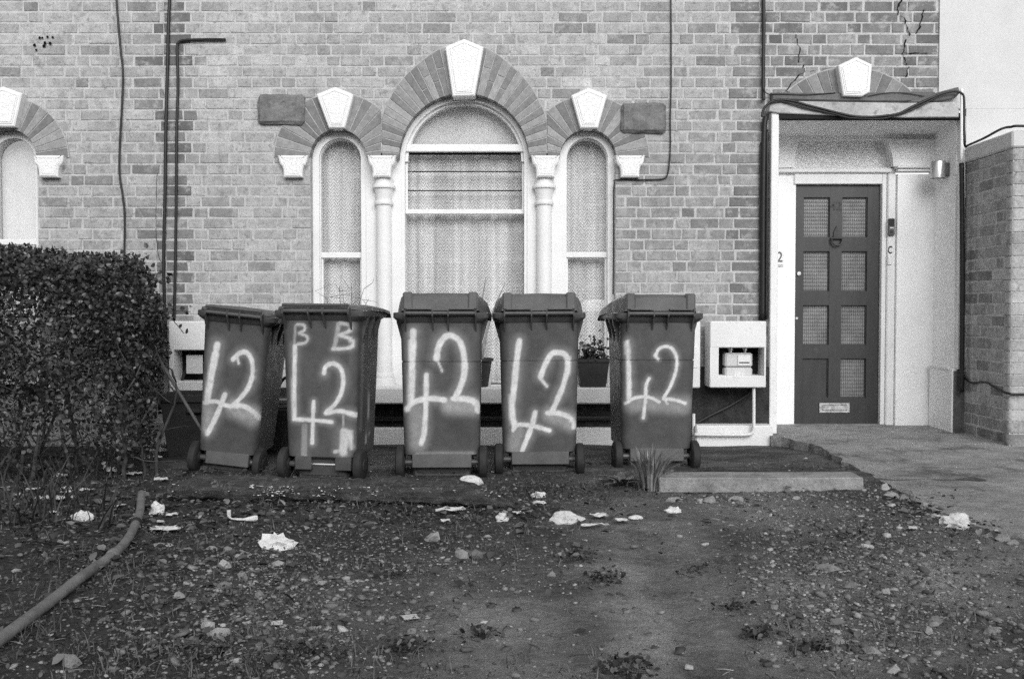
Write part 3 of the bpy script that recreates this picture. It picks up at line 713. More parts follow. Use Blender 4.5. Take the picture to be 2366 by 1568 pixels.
# cracks in the brickwork above the door
def cz5(x, y): return (1840 + x / 2.8) / 1.08245, (y / 2.8) / 1.08245
def crack(pts, w0, name='crack', parent=house, y=-.0062):
    rnd = random.Random(len(pts)); P = [atY(*cz5(*p), 0) for p in pts]; Q = []
    for a, b in zip(P, P[1:]):
        for k_ in range(4): q = a.lerp(b, k_ / 4); Q.append((q.x + rnd.uniform(-.006, .006), q.z + rnd.uniform(-.004, .004)))
    Q.append((P[-1].x, P[-1].z)); L = []; R = []
    for x, z in Q: ww = w0 * rnd.uniform(.15, .75); L.append((x - ww, z + ww * .4)); R.append((x + ww, z - ww * .4))
    m = MB()
    for i in range(len(L) - 1): m.add([(L[i][0], y, L[i][1]), (R[i][0], y, R[i][1]), (R[i + 1][0], y, R[i + 1][1]), (L[i + 1][0], y, L[i + 1][1])], [(0, 1, 2, 3)])
    return m.build(name, M['pit'], parent)
crack([(1160, 0), (1130, 60), (1135, 110), (1180, 130), (1195, 200), (1215, 250)], .010)
crack([(1315, 70), (1295, 140), (1285, 190), (1260, 235)], .009)
crack([(1185, 280), (1180, 340), (1165, 380), (1185, 440), (1205, 470), (1190, 540)], .008)
crack([(1170, 375), (1340, 375)], .014)
crack([(420, 240), (425, 290), (445, 340), (435, 440)], .006)
crack([(350, 640), (400, 570), (440, 530), (480, 500), (560, 500)], .006)
crack([(470, 460), (480, 505)], .008)
crack([(240, 660), (420, 655), (690, 655)], .006)

# door
D = empty('door', (dx0, PB + .03, dz0), parent=porch) if False else None
door = empty('door', (dx0, PB, dz0), parent=house)
cols = [(bx(1856), bx(1917)), (bx(1945), bx(2004))]; rows = [(bz(548), bz(455)), (bz(673), bz(580)), (bz(797), bz(705)), (bz(919), bz(828))]
m = MB(); y0, y1 = PB + .025, PB + .07; xsd = [dx0, cols[0][0], cols[0][1], cols[1][0], cols[1][1], dx1]
zsd = [dz0] + sorted(sum([list(r) for r in rows], [])) + [dz1]
for i in range(0, len(xsd) - 1, 2): m.box(xsd[i], xsd[i + 1], y0, y1, dz0, dz1)
for i in range(0, len(zsd) - 1, 2):
    for c in cols: m.box(c[0], c[1], y0 + .0015, y1, zsd[i], zsd[i + 1])
m.build('leaf', M['door'], door)
for ri, r_ in enumerate(rows):
    for ci, c in enumerate(cols):
        b = .007
        MB().ring([(c[0], r_[0]), (c[1], r_[0]), (c[1], r_[1]), (c[0], r_[1])], [(c[0] + b, r_[0] + b), (c[1] - b, r_[0] + b), (c[1] - b, r_[1] - b), (c[0] + b, r_[1] - b)], y0 + .016, y0 + .04).build('bead', M['door'], door)
        if ri == 3 and ci == 0: o = MB().box(c[0] + b, c[1] - b, y0 + .024, y0 + .034, r_[0] + b, r_[1] - b).build('panel', M['door'], door); o['label'] = 'solid dark panel in place of glass'
        else: MB().box(c[0] + b, c[1] - b, y0 + .028, y0 + .036, r_[0] + b, r_[1] - b).build('pane', M['reed'], door)
kx, kz = bx(1932), bz(552)
m = MB().tube([(kx + .045 * math.cos(a), y0 - .022 - .01 * math.sin(a), kz + .0 - .055 * math.sin(a)) for a in np.linspace(0, math.pi, 15)], .007, 8)
m.tube([(kx - .05, y0 - .018, kz + .004), (kx + .05, y0 - .018, kz + .004)], .009, 8); m.prism([(kx - .03, kz), (kx + .03, kz), (kx + .022, kz + .06), (kx, kz + .11), (kx - .022, kz + .06)], y0 - .014, y0 + .001)
kn = m.build('knocker', M['iron'], door); smooth_auto(kn)
lx0, lx1, lz0, lz1 = bx(1896), bx(1966), bz(953), bz(931)
lb = MB().ring([(lx0, lz0), (lx1, lz0), (lx1, lz1), (lx0, lz1)], [(lx0 + .02, lz0 + .016), (lx1 - .02, lz0 + .016), (lx1 - .02, lz1 - .016), (lx0 + .02, lz1 - .016)], y0 - .008, y0 + .001).build('letterbox', M['metal'], door)
MB().bbox(lx0 + .021, lx1 - .021, y0 - .012, y0 + .0, lz0 + .018, lz1 - .018, .003).build('flap', M['metal'], lb)
lk = MB().lathe([(0, -.014), (.016, -.014), (.021, -.006), (.021, .002)], (bx(1846), y0, bz(632)), 20, 'y').build('lock', M['metal'], door); smooth_auto(lk)
lk = MB().lathe([(0, -.006), (.010, -.006), (.012, .002)], (bx(1842), y0, bz(735)), 14, 'y').build('keyhole', M['metal'], door)
def text(name, s, loc, size, mat, parent, extrude=.001, xs_=1.0, rot=(math.pi / 2, 0, 0)):
    c = bpy.data.curves.new(name, 'FONT'); c.body = s; c.size = size; c.extrude = extrude; c.align_x = 'CENTER'; c.align_y = 'CENTER'; c.offset = size * .012
    t = bpy.data.objects.new('tmp', c); col.objects.link(t); dg = bpy.context.evaluated_depsgraph_get(); me = bpy.data.meshes.new_from_object(t.evaluated_get(dg)); bpy.data.objects.remove(t)
    me.materials.clear(); me.materials.append(mat); o = link(name, me, parent, loc); o.rotation_euler = rot; o.scale = (xs_, 1, 1); return o
text('number', '42', (bx(1931), y0 - .003, bz(476)), .10, M['iron'], door)
# house number tiles, bell, letter, lamp
pz = bz(595); plq = empty('number_plaque', (bx(1799), PB - .01, pz), 'small white house number tiles reading 2 beside the front door, left jamb', 'plaque')
for n_, s in enumerate('42'):
    xc = bx(1799) - (.066 if n_ == 0 else 0)
    t = MB().bbox(xc - .0325, xc + .0325, PB - .012, PB + .001, pz - .075, pz + .06, .003).build('tile', M['white'], plq)
    text('digit', s, (xc, PB - .014, pz), .118, M['iron'] if False else gmat('number_grey', .12, .1, 5, .5, .4, 0), t, .001, .85)
    MB().box(xc - .025, xc + .025, PB - .0135, PB - .011, pz - .066, pz - .061).build('rule', M['lead'], t)
jb = PB - .046
bell = empty('doorbell', (bx(2055, jb), jb, bz(525, jb)), 'black video doorbell on the right door jamb', 'doorbell')
X0, Zb = bx(2055, jb), bz(525, jb)
MB().bbox(X0 - .027, X0 + .027, jb - .022, jb - .001, Zb - .07, Zb + .07, .006).build('casing', M['lead'], bell)
MB().bbox(X0 - .021, X0 + .021, jb - .025, jb - .021, Zb + .008, Zb + .064, .002).build('camera_cover', M['black'], bell)
MB().bbox(X0 - .015, X0 + .015, jb - .0245, jb - .021, Zb - .012, Zb - .002, .001).build('light_strip', M['white'], bell)
o = MB().lathe([(0, -.003), (.013, -.003), (.014, 0)], (X0, jb - .022, Zb - .038), 16, 'y').build('button', M['iron'], bell)
t = text('door_letter', 'C', (bx(2054, jb), jb - .003, bz(578, jb)), .085, M['iron'], None, .002, .6); tag(t, 'small dark letter C on the door jamb below the doorbell', 'letter')
o = MB().bbox(bx(2053, jb) - .017, bx(2053, jb) + .017, jb - .012, jb, bz(612, jb), bz(588, jb), .005).build('bell_push', M['white']); tag(o, 'white bell push under the letter C on the door jamb', 'bell')
lampY = .17; lp = atY(2146, 393, lampY); lp.x = xi1 - .075
lamp = empty('wall_lamp', lp, 'half-round metal porch lamp on the right side wall of the doorway', 'lamp')
o = MB().lathe([(.0, .065), (.056, .065), (.058, .06), (.058, -.065), (.05, -.065), (.05, .05), (0, .05)], lp, 28).build('shade', M['metal'], lamp); smooth_auto(o)
MB().bbox(lp.x + .03, xi1 - .001, lp.y - .04, lp.y + .04, lp.z - .05, lp.z + .05, .004).build('back_plate', M['lead'], lamp)
o = MB().lathe([(0, -.075), (.02, -.07), (.03, -.045), (.03, .0), (0, .01)], (lp.x, lp.y, lp.z - .015), 16).build('bulb', M['white'], lamp); smooth_auto(o)
o = MB().bbox(bx(1791, .05) , bx(1797, .05), .05, .1, bz(412), bz(383), .003).build('door_contact', M['lead']); tag(o, 'narrow grey bracket on the white door post at fanlight height', 'bracket')

# ------------------------------------------------------------------ neighbour on the right
MB().box(WX(2160), 6.2, -.012, .2, PORCH_Z - .02, 3.9).build('rendered_wall', M['render'], house_r)
MB().box(3.50, 6.2, -.012, .2, 1.4, PORCH_Z - .021).build('rendered_wall', M['render'], house_r)
BX, BYF = 3.50, -.735
def tone_r(s, z, r):
    c = int((z + .06) / CH)
    t = r.uniform(.18, .26) if c % 2 == 0 and r.random() < .5 else r.choice([.30, .35, .44, .33]) * r.uniform(.85, 1.15)
    if z < .25: t *= .7
    return t
brickwall(house_r, lambda s, z: (BX, -s, z), -math.pi / 2, .012, -BYF - .085, -.06, 2.19, lambda z: [], tone_r, 300, 31, lambda b: b[2] + (1 if b[2] > .05 else 0), thick=.15, bond='header')
brickwall(house_r, lambda s, z: (s, BYF, z), 0, BX + .03, 4.6, -.06, 2.19, lambda z: [], lambda s, z, r: r.uniform(.36, .5) * (.6 if z < .25 else 1), 60, 33, lambda b: -b[0], thick=.15)
rnd = random.Random(77)
for c in range(int((2.19 + .06) / CH)):        # bull-nosed corner bricks
    z0_ = -.06 + c * CH + .005; z1_ = z0_ + CH - .010; L = .112 if c % 2 else .085
    arcp = [(BX + .032 - .032 * math.cos(a), BYF + .032 - .032 * math.sin(a)) for a in np.linspace(0, math.pi / 2, 5)]
    poly = [(BX, BYF + .085)] + arcp + [(BX + .07 + L, BYF), (BX + .07 + L, BYF + .085)]
    vs = [(x - .003, y - .003, z0_) for x, y in poly] + [(x - .003, y - .003, z1_ + rnd.uniform(-.002, .001)) for x, y in poly]; n = len(poly)
    o = MB().add(vs, [tuple(range(n)), tuple(range(2 * n - 1, n - 1, -1))] + [(i, (i + 1) % n, (i + 1) % n + n, i + n) for i in range(n)]).build('corner_brick', M['brick_obj'], house_r)
    t = rnd.uniform(.34, .5) * (.55 if z0_ < .2 else 1); o.color = (t, t, t, 1)
MB().box(BX + .006, BX + .2, BYF + .007, BYF + .09, -.06, 2.19).build('mortar', M['mortar'], house_r)
MB().bbox(BX - .012, 4.8, BYF - .014, .0, 2.192, 2.31, .012).build('bay_coping', M['render'], house_r)
m = MB().bbox(BX - .03, 4.6, BYF - .03, -.0, -.05, .1, .03); o = m.build('footing', M['concrete'], house_r)

# ------------------------------------------------------------------ meter boxes
def meter_box(u0, u1, v0, v1, op, label, Y=-.28, seed=0, door=False):
    a, b = atY(u0, v0, Y), atY(u1, v1, Y); x0, x1, z1_, z0_ = a.x, b.x, a.z, b.z
    T = empty('meter_box', ((x0 + x1) / 2, Y, z0_), label, 'meter box', 'meter boxes under the windows')
    if op:
        p, q = atY(op[0], op[1], Y), atY(op[2], op[3], Y); ox0, ox1, oz1, oz0 = p.x, q.x, p.z, q.z
        m = MB(); m.bbox(x0, x1, Y, -.07, oz1, z1_, .006); m.bbox(x0, x1, Y, -.07, z0_, oz0, .006); m.box(x0 + .0015, ox0, Y + .0015, -.07, oz0 - .004, oz1 + .004); m.box(ox1, x1 - .0015, Y + .0015, -.07, oz0 - .004, oz1 + .004)
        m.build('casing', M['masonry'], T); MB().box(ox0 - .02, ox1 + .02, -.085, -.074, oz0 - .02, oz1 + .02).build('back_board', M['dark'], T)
    else:
        MB().bbox(x0, x1, Y, -.07, z0_, z1_, .008).build('casing', M['masonry'], T)
        ax0, ax1, az0, az1 = x0 + .035, x1 - .02, z0_ + .17, z1_ - .19 if z1_ - z0_ > .4 else z1_ - .05
        MB().bbox(ax0, ax1, Y - .006, Y + .003, z0_ + .15, z1_ - .19, .004).build('cover', M['masonry'], T)
    return T
meter_box(1640, 1769, 742, 895, (1660, 803, 1765, 868), 'white gas meter box with open front next to the doorway')
meter_box(1476, 1617, 742, 896, None, 'white meter box with closed cover, half hidden behind the bin nearest the door')
meter_box(389, 522, 742, 906, (401, 809, 512, 881), 'white meter box with open front between hedge and leaning bin')
meter_box(530, 668, 745, 897, None, 'white closed box glimpsed between the leaning bin and the bin marked BB')
gm = empty('gas_meter', atY(1706, 866, -.2), 'pale gas meter inside the open box beside the doorway', 'meter')
g0, g1 = atY(1675, 815, -.2), atY(1738, 869, -.2)
MB().bbox(g0.x, g1.x, -.2, -.09, (g0.z + g1.z) / 2 - .018, g0.z, .012).build('casing', M['meter'], gm)
MB().bbox(g0.x, g1.x, -.2, -.09, g1.z - .002, (g0.z + g1.z) / 2 - .022, .012).build('casing', M['meter'], gm)
MB().bbox(g1.x - .115, g1.x - .015, -.209, -.199, g0.z - .095, g0.z - .015, .004).build('display', M['white'], gm)
MB().box(g1.x - .105, g1.x - .025, -.2105, -.208, g0.z - .078, g0.z - .068).build('dial', M['lead'], gm)
MB().box(g1.x - .14, g1.x - .06, -.2025, -.199, g1.z + .003, g1.z + .06).build('label_plate', M['paper'], gm)
m = MB()
for q in (.05, .16): m.lathe([(.014, 0), (.014, .02), (.02, .022), (.02, .036), (0, .036)], (g0.x + q, -.15, g0.z - .002), 12)
m.build('union', M['metal'], gm)
pn = MB().bbox(atY(430, 820, -.2).x, atY(468, 820, -.2).x, -.202, -.196, atY(430, 863, -.2).z, atY(430, 820, -.2).z, .002).build('paper_notice', M['paper']); tag(pn, 'white printed notice inside the meter box beside the hedge', 'notice')
o = MB().tube(spline([(atY(419, 885, -.17)), atY(425, 865, -.15), atY(437, 840, -.13), atY(440, 805, -.12)], 5), .012, 8).build('meter_pipe', M['iron']); tag(o, 'dark bent pipe behind the notice in the left meter box', 'pipe')
pp = [atY(u, v, -.235) for u, v in ((1741, 892), (1741, 960), (1740.5, 990))] + [atY(1736, 1000, -.235), atY(1722, 1003.5, -.235), atY(1660, 1004, -.235), atY(1604, 1003, -.235)]
o = MB().tube(spline(pp, 5), .0125, 10).build('gas_pipe', M['masonry'], smooth=True); tag(o, 'white painted gas pipe dropping from the open meter box along the plinth', 'pipe')
o = MB().tube(spline([atY(u, v, -.09) for u, v in ((1595, 985), (1640, 960), (1690, 935), (1735, 905), (1750, 880))], 5), .010, 8).build('cable', M['black']); tag(o, 'thick black cable slanting across dark brick under the open meter box', 'cable')
o = MB().tube(spline([atY(u, v, -.12) for u, v in ((1602, 955), (1602, 1003))], 5), .0125, 8).build('gas_pipe', M['masonry']); tag(o, 'short upright white pipe stub just right of the end bin', 'pipe')

# ------------------------------------------------------------------ cables and pipes on the walls
def cable(pts, r, label, Y=-.02, name='cable', mat=None, n=6, cat='cable'):
    P = [atY(p[0], p[1], p[2] if len(p) > 2 else Y) for p in pts]
    o = MB().tube(spline(P, n), r, 8).build(name, mat or M['black'], None, smooth=True); return tag(o, label, cat)
cable([(268, -30), (271, 30), (279, 120), (284, 170), (282, 240), (277, 330), (276, 400), (283, 450), (288, 500), (287, 600)], .0085, 'sagging black cable running down the left house above the hedge', -.018)
cable([(393, -30), (389, 60), (387, 150), (383, 300), (381, 450), (378, 600), (380, 700), (384, 800)], .013, 'black pipe down the joint between the two houses, left of a bent pipe', -.022, 'downpipe', cat='pipe')
cable([(521, 92), (470, 92), (425, 94), (412, 100), (409, 115), (411, 200), (408, 300), (407, 450), (405, 600), (402, 740)], .011, 'black pipe bent at a right angle then running down the brickwork', -.02, 'waste_pipe', n=5, cat='pipe')
cable([(363, 400), (360, 520), (366, 590), (377, 620), (383, 720)], .0025, 'thin loose wire hanging left of the black pipes', -.035)
cable([(1549.5, -30), (1550, 100), (1550, 200), (1548, 275), (1548.5, 330), (1546, 375), (1541, 405), (1528, 414), (1480, 415.5), (1425, 415.5), (1418.5, 425), (1417, 470), (1417, 560), (1416, 680)], .0055, 'thin black cable turning towards the right narrow window', -.014, n=6)
cable([(1763, -40), (1764, 60), (1763, 150), (1763, 215), (1764, 232)], .014, 'black downpipe on the brick edge left of the doorway', -.03, 'downpipe', cat='pipe')
cable([(1769, 270), (1765, 300), (1763, 420), (1762, 560), (1761, 740)], .020, 'thick black pipe beside the white door post', -.035, 'downpipe', cat='pipe')
cable([(1772, 300), (1772, 420), (1771, 560), (1770, 738)], .010, 'black cable between thick pipe and white door post', -.045)
cable([(1757, 330), (1756, 480), (1756, 620), (1755, 738)], .007, 'black cable on the brick side of the thick pipe', -.025)
def z8(x, y): return (1880 + x / 4.08) / 1.08245, (180 + y / 4.08) / 1.08245
cz = lambda pts, Y: [(*z8(*p), Y) for p in pts]
cable(cz([(100, 460), (120, 380), (190, 310), (290, 285), (420, 300), (560, 340), (720, 380), (900, 425), (1050, 455), (1200, 462), (1350, 450), (1500, 425), (1650, 350), (1800, 280), (1950, 220), (2060, 200), (2130, 215), (2160, 260), (2165, 400), (2165, 600), (2172, 720)], -.11), .0095, 'thick black cable looping along the canopy over the door')
cable(cz([(185, 320), (300, 300), (420, 330), (540, 365), (720, 405), (860, 435), (1000, 470), (1300, 478), (1450, 450), (1590, 405), (1750, 330), (1900, 250)], -.108), .0065, 'second black cable clipped under the thick canopy cable')
cable(cz([(110, 160), (160, 225), (300, 228), (560, 235), (850, 215)], -.055), .004, 'thin black wire along the flashing left of the door keystone')
cable(cz([(1180, 250), (1350, 218), (1500, 212), (1650, 230), (1800, 260)], -.06), .003, 'thin drooping wire right of the door keystone')
cable([(2221, 206, -.10), (2221, 260, -.10), (2220.5, 375, -.10)], .012, 'white conduit pipe at the right canopy corner', mat=M['white'], name='conduit', cat='pipe')
cable([(2221, 377, -.10), (2222, 500, -.10), (2223, 650, -.10), (2222, 800, -.10), (2221, 905, -.10)], .019, 'black downpipe between the porch side and the brick bay', name='downpipe', cat='pipe')
def cheek(u, v, off=.012):
    d = ray(u, v); t = (BX - off) / d.x; return CAMP + d * t
def rawcable(P, r, label, mat=None, n=6):
    o = MB().tube(spline(P, n), r, 8).build('cable', mat or M['black'], None, smooth=True); return tag(o, label, 'cable')
cp = [atY(2226, 310, -.10), atY(2229, 338, -.07)] + [Vector((BX - .02, y, z)) for y, z in ((-.1, 2.315), (-.35, 2.325), (-.6, 2.345), (-.74, 2.335))] + [Vector((3.6, -.77, 2.335)), Vector((4.4, -.77, 2.30))]
rawcable(cp, .009, 'black cable climbing along the white coping of the brick bay')
cp = [Vector((BX - .02, -.03, .63)), Vector((BX - .02, -.08, .55)), Vector((BX - .02, -.2, .51)), Vector((BX - .018, -.42, .53)), Vector((BX - .02, -.62, .49)), Vector((BX - .01, -.75, .475)), Vector((3.6, -.757, .47)), Vector((4.4, -.757, .48))]
rawcable(cp, .008, 'black cable curving round the lower part of the brick bay')
hs = empty('drill_holes', atY(95, 90, 0), parent=house_l)
for u, v in ((80, 105), (98, 88), (110, 86), (122, 87), (104, 100), (116, 101), (102, 107), (84, 116), (92, 88)):
    p = atY(u, v, -.003); MB().lathe([(.0, 0), (random.uniform(.008, .014), 0)], (p.x, -.006, p.z), 10, 'y').build('hole', M['pit'], hs)

# ------------------------------------------------------------------ wheelie bins
def zz1(x, y): return (400 + x / 2.903) / 1.08245, (700 + y / 2.903) / 1.08245
def zz2(x, y): return (940 + x / 2.903) / 1.08245, (700 + y / 2.903) / 1.08245
def zz3(x, y): return (1440 + x / 2.903) / 1.08245, (700 + y / 2.903) / 1.08245
def rrect(hx, y0, y1, r, nb=48, ns=10, nf=10, nc=5):
    """rounded rectangle, counter-clockwise from the back-left corner; back at y0 (towards the camera)"""
    pts = [(-hx + r + (2 * hx - 2 * r) * i / nb, y0) for i in range(nb)]
    def cor(cx, cy, a0): return [(cx + r * math.cos(a0 + math.pi / 2 * i / nc), cy + r * math.sin(a0 + math.pi / 2 * i / nc)) for i in range(nc)]
    pts += cor(hx - r, y0 + r, -math.pi / 2); pts += [(hx, y0 + r + (y1 - y0 - 2 * r) * i / ns) for i in range(ns)]
    pts += cor(hx - r, y1 - r, 0); pts += [(hx - r - (2 * hx - 2 * r) * i / nf, y1) for i in range(nf)]
    pts += cor(-hx + r, y1 - r, math.pi / 2); pts += [(-hx, y1 - r - (y1 - y0 - 2 * r) * i / ns) for i in range(ns)]
    pts += cor(-hx + r, y0 + r, math.pi); return pts
def stroke_field(segs, hazew=.075):
    A = np.array([s[0] for s in segs]); B = np.array([s[1] for s in segs]); Wd = np.array([s[2] for s in segs]); I = np.array([s[3] for s in segs])
    def f(x, z):
        p = np.array([x, z]); d = B - A; t = np.clip(((p - A) * d).sum(1) / np.maximum(1e-9, (d * d).sum(1)), 0, 1)
        q = A + d * t[:, None]; r = np.sqrt(((p - q) ** 2).sum(1)) / (Wd * .5)
        core = np.where(Wd > hazew, np.exp(-(r / .95) ** 2), np.clip((1.18 - r) / .78, 0, 1)); core = core * core * (3 - 2 * core); halo = np.where(Wd > hazew, 0, .24 * np.exp(-(r / 2.0) ** 2))
        return float(np.max(np.maximum(core, halo) * I))
    return f
def make_bin(label, base_px, d, yaw, roll, Wt, Wb, Dt, Db, H, style, plates, strokes, zf, mat, pitch=0, side_strokes=(), seam=None, old=False):
    p = atY(*base_px, CAM_Y + d); T = empty('wheelie_bin', (p.x, p.y + Db / 2, p.z), label, 'wheelie bin', 'wheelie bins sprayed 42 in front of the house')
    T.rotation_euler = (pitch, roll, yaw)
    Mw = Matrix.Translation(T.location) @ Euler(T.rotation_euler).to_matrix().to_4x4(); Mi = Mw.inverted()
    zb = .145                                         # body above the axle recess
    hy = lambda z: (Db + (Dt - Db) * z / H) / 2
    hx = lambda z: (Wb + (Wt - Wb) * z / H) / 2
    # spray strokes: photo pixels to the sloping back face
    P0, P1, P2 = Mw @ Vector((0, -hy(.1), .1)), Mw @ Vector((1, -hy(.1), .1)), Mw @ Vector((0, -hy(.9), .9)); N = (P1 - P0).cross(P2 - P0)
    def loc(zx, zy):
        dr = ray(*zf(zx, zy)); t = (P0 - CAMP).dot(N) / dr.dot(N); q = Mi @ (CAMP + dr * t); return (q.x, q.z)
    segs = []; zs_ = 2.903 * 1.08245 * F / d
    for pts, w_, it in strokes:
        L = [loc(*q) for q in pts]; L = [tuple(v_.xy) for v_ in spline([(a, b, 0) for a, b in L], 5)] if len(L) > 2 else L
        rr_ = random.Random(int(w_ * 7 + len(pts)))
        for a, b in zip(L, L[1:]): segs.append((a, b, w_ / zs_ * rr_.uniform(.88, 1.12), it * rr_.uniform(.9, 1)))
    ff = stroke_field(segs); fs_ = stroke_field([(a, b, w_, i_) for (a, b, w_, i_) in side_strokes]) if side_strokes else None
    zl = list(np.linspace(zb, H - .03, 120))
    if seam: zl = sorted([z for z in zl if abs(z - seam) > .006] + [seam - .004, seam - .0022, seam + .0022, seam + .004])
    rings = []; 
    def ring_at(z, ins=0, yb=0): return [(x, y, z) for x, y in rrect(hx(z) - ins, -hy(z) + ins + yb, hy(z) - ins, .055)]
    levels = [(0.012, .055, .0), (.03, .04, .0), (zb - .022, .034, 0.0), (zb - .006, .008, 0)] + [(z, (.005 if seam and abs(z - seam) < .003 else 0), 0) for z in zl]
    vs = []; paint = []
    for z, ins, yb in levels:
        rg = ring_at(z, ins, yb)
        for i, (x, y, zq) in enumerate(rg):
            # slight bulge and dents of a used bin
            dn = mnoise.noise(Vector((x * 4 + p.x * 3, y * 4, zq * 4))) * .004
            yy = y + (dn if abs(y + hy(z)) < .03 else 0)
            vs.append((x, yy, zq)); v = 0.0
            if z >= zb - .01 and y < -hy(z) + .05: v = ff(x, zq)
            elif fs_ and x > hx(z) - .03: v = fs_(y, zq)
            paint.append(min(1, v))
    n = len(rg); NL = len(levels); fc = [(j * n + i, j * n + (i + 1) % n, (j + 1) * n + (i + 1) % n, (j + 1) * n + i) for j in range(NL - 1) for i in range(n)]
    fc.append(tuple(range(n - 1, -1, -1))); fc.append(tuple((NL - 1) * n + i for i in range(n)))
    me = bpy.data.meshes.new('body'); me.from_pydata(vs, [], fc); me.materials.append(mat); a_ = me.attributes.new('paint', 'FLOAT', 'POINT'); a_.data.foreach_set('value', paint)
    o = link('body', me, T, local=True); smooth_auto(o, 35)
    hxt, hyt = Wt / 2, Dt / 2
    B = lambda m, nm, mt=None, par=T: m.build(nm, mt or M['bin'], par, local=True)
    # axle recess plates, axle, wheels, foot
    zp0, zp1 = .066, .150; yb = -hy(.1)
    for a, b in plates:
        q = B(MB().bbox(a, b, yb - .004, yb + .05, zp0, zp1, .004), 'axle_plate', M['bin_lid'] if not old else mat)
    B(MB().bbox(-Wb / 2 + .05, Wb / 2 - .05, yb + .05, hy(0) - .02, .0, .06, .012), 'foot')
    ax = Wb / 2 + .026; ay = yb + .045; az = .093
    B(MB().tube([(-ax - .02, ay, az), (ax + .02, ay, az)], .012, 10), 'axle', M['metal'] if old else M['lead'])
    for s in (-1, 1):
        wh = B(MB().lathe([(.03, -.024), (.088, -.024), (.096, -.018), (.098, -.006), (.098, .006), (.096, .018), (.088, .024), (.03, .024)], (s * ax, ay, az), 26, 'x'), 'wheel', M['rubber']); smooth_auto(wh)
        hb = B(MB().lathe([(0, -.03), (.032, -.03), (.04, -.022), (.078, -.019), (.084, -.0255), (.084, .0255), (.078, .019), (.04, .022), (.032, .03), (0, .03)], (s * ax, ay, az), 22, 'x'), 'hub', M['rubber'], wh); smooth_auto(hb)
        B(MB().tube([(s * (ax - .03), ay, az), (s * (ax - .075), ay, az)], [.017, .021], 10), 'axle_boss', M['bin'])
    # rim
    rim = MB(); pf = [(-.001, H - .055), (.018, H - .045), (.036, H - .028), (.040, H - .024), (.040, H + .004), (.034, H + .008), (-.012, H + .008)]
    vs = []
    for ex, z in pf: vs += [(x, y, z) for x, y in rrect(hx(z) + ex, -hy(z) - max(ex, 0) * .55, hy(z) + ex, .05, 12, 8, 8, 5)]
    n = len(vs) // len(pf)
    rim.add(vs, [(j * n + i, j * n + (i + 1) % n, (j + 1) * n + (i + 1) % n, (j + 1) * n + i) for j in range(len(pf) - 1) for i in range(n)])
    smooth_auto(B(rim, 'rim', mat), 35)
    for s in (-1, 1):                                 # gussets under the rim at the sides
        for yy in (-.5, 0, .5):
            B(MB().add([(s * (hx(H - .05) - .005), hy(H) * yy + q, z) if e == 0 else (s * (hx(H) + .032), hy(H) * yy + q, z) for q in (-.012, .012) for e, z in ((0, H - .19), (1, H - .05), (1, H - .03), (0, H - .03))], [(0, 1, 2, 3), (7, 6, 5, 4), (0, 4, 5, 1), (1, 5, 6, 2), (2, 6, 7, 3), (3, 7, 4, 0)]), 'gusset')
    # handle with ribs
    yh = -hyt - .052; hz = H + .004; hw_ = hxt - .035
    hd = B(MB().tube([(-hw_, yh, hz), (hw_, yh, hz)], .0125, 10), 'handle'); smooth_auto(hd)
    for fx in (-1, -.22, .22, 1):
        x = fx * hw_
        B(MB().add([(x + q, y, z) for q in (-.004, .004) for y, z in ((-hy(H - .1) + .002, H - .105), (yh - .012, H - .012), (yh - .014, H + .018), (-hyt + .02, H + .03))], [(0, 1, 2, 3), (7, 6, 5, 4), (0, 4, 5, 1), (1, 5, 6, 2), (2, 6, 7, 3), (3, 7, 4, 0)]), 'handle_rib')
    B(MB().box(-hw_, hw_, -hyt - .035, -hyt + .02, H - .012, H + .006), 'handle_shelf')
    # lid
    if style == 'tall':
        sec = []
        for t, zl0, zt, wx in ((0, .020, .100, -.03), (.04, .010, .118, -.022), (.14, .008, .120, -.005), (.5, .004, .088, .03), (.85, -.012, .045, .045), (.97, -.035, .012, .045), (1, -.05, -.02, .04)):
            y = -hyt - .035 + t * (Dt + .12); hw2 = hxt + wx
            sec.append([(-hw2 - .012, y, H + zl0), (-hw2, y, H + zt - .022), (-hw2 + .03, y, H + zt), (0, y, H + zt + .004), (hw2 - .03, y, H + zt), (hw2, y, H + zt - .022), (hw2 + .012, y, H + zl0)])
        m = MB(); vs = sum(sec, []); k7 = 7
        m.add(vs, [(j * k7 + i, j * k7 + i + 1, (j + 1) * k7 + i + 1, (j + 1) * k7 + i) for j in range(len(sec) - 1) for i in range(6)] + [tuple(range(7)), tuple(range(len(vs) - 1, len(vs) - 8, -1))] + [(j * k7, j * k7 + 6, (j + 1) * k7 + 6, (j + 1) * k7) for j in range(len(sec) - 1)])
        ld = B(m, 'lid', M['bin_lid']); smooth_auto(ld, 32)
        for s in (-1, 1): B(MB().bbox(s * (hxt - .052) - .03, s * (hxt - .052) + .03, -hyt - .045, -hyt + .03, H + .022, H + .128, .010), 'hinge_knuckle', M['bin_lid'], ld)
        B(MB().bbox(-hw_ + .01, -hw_ * .25, -hyt - .066, -hyt - .03, H + .024, H + .034, .003), 'hinge_lip', M['bin_lid'], ld); B(MB().bbox(hw_ * .25, hw_ - .01, -hyt - .066, -hyt - .03, H + .024, H + .034, .003), 'hinge_lip', M['bin_lid'], ld)
    else:
        sec = []
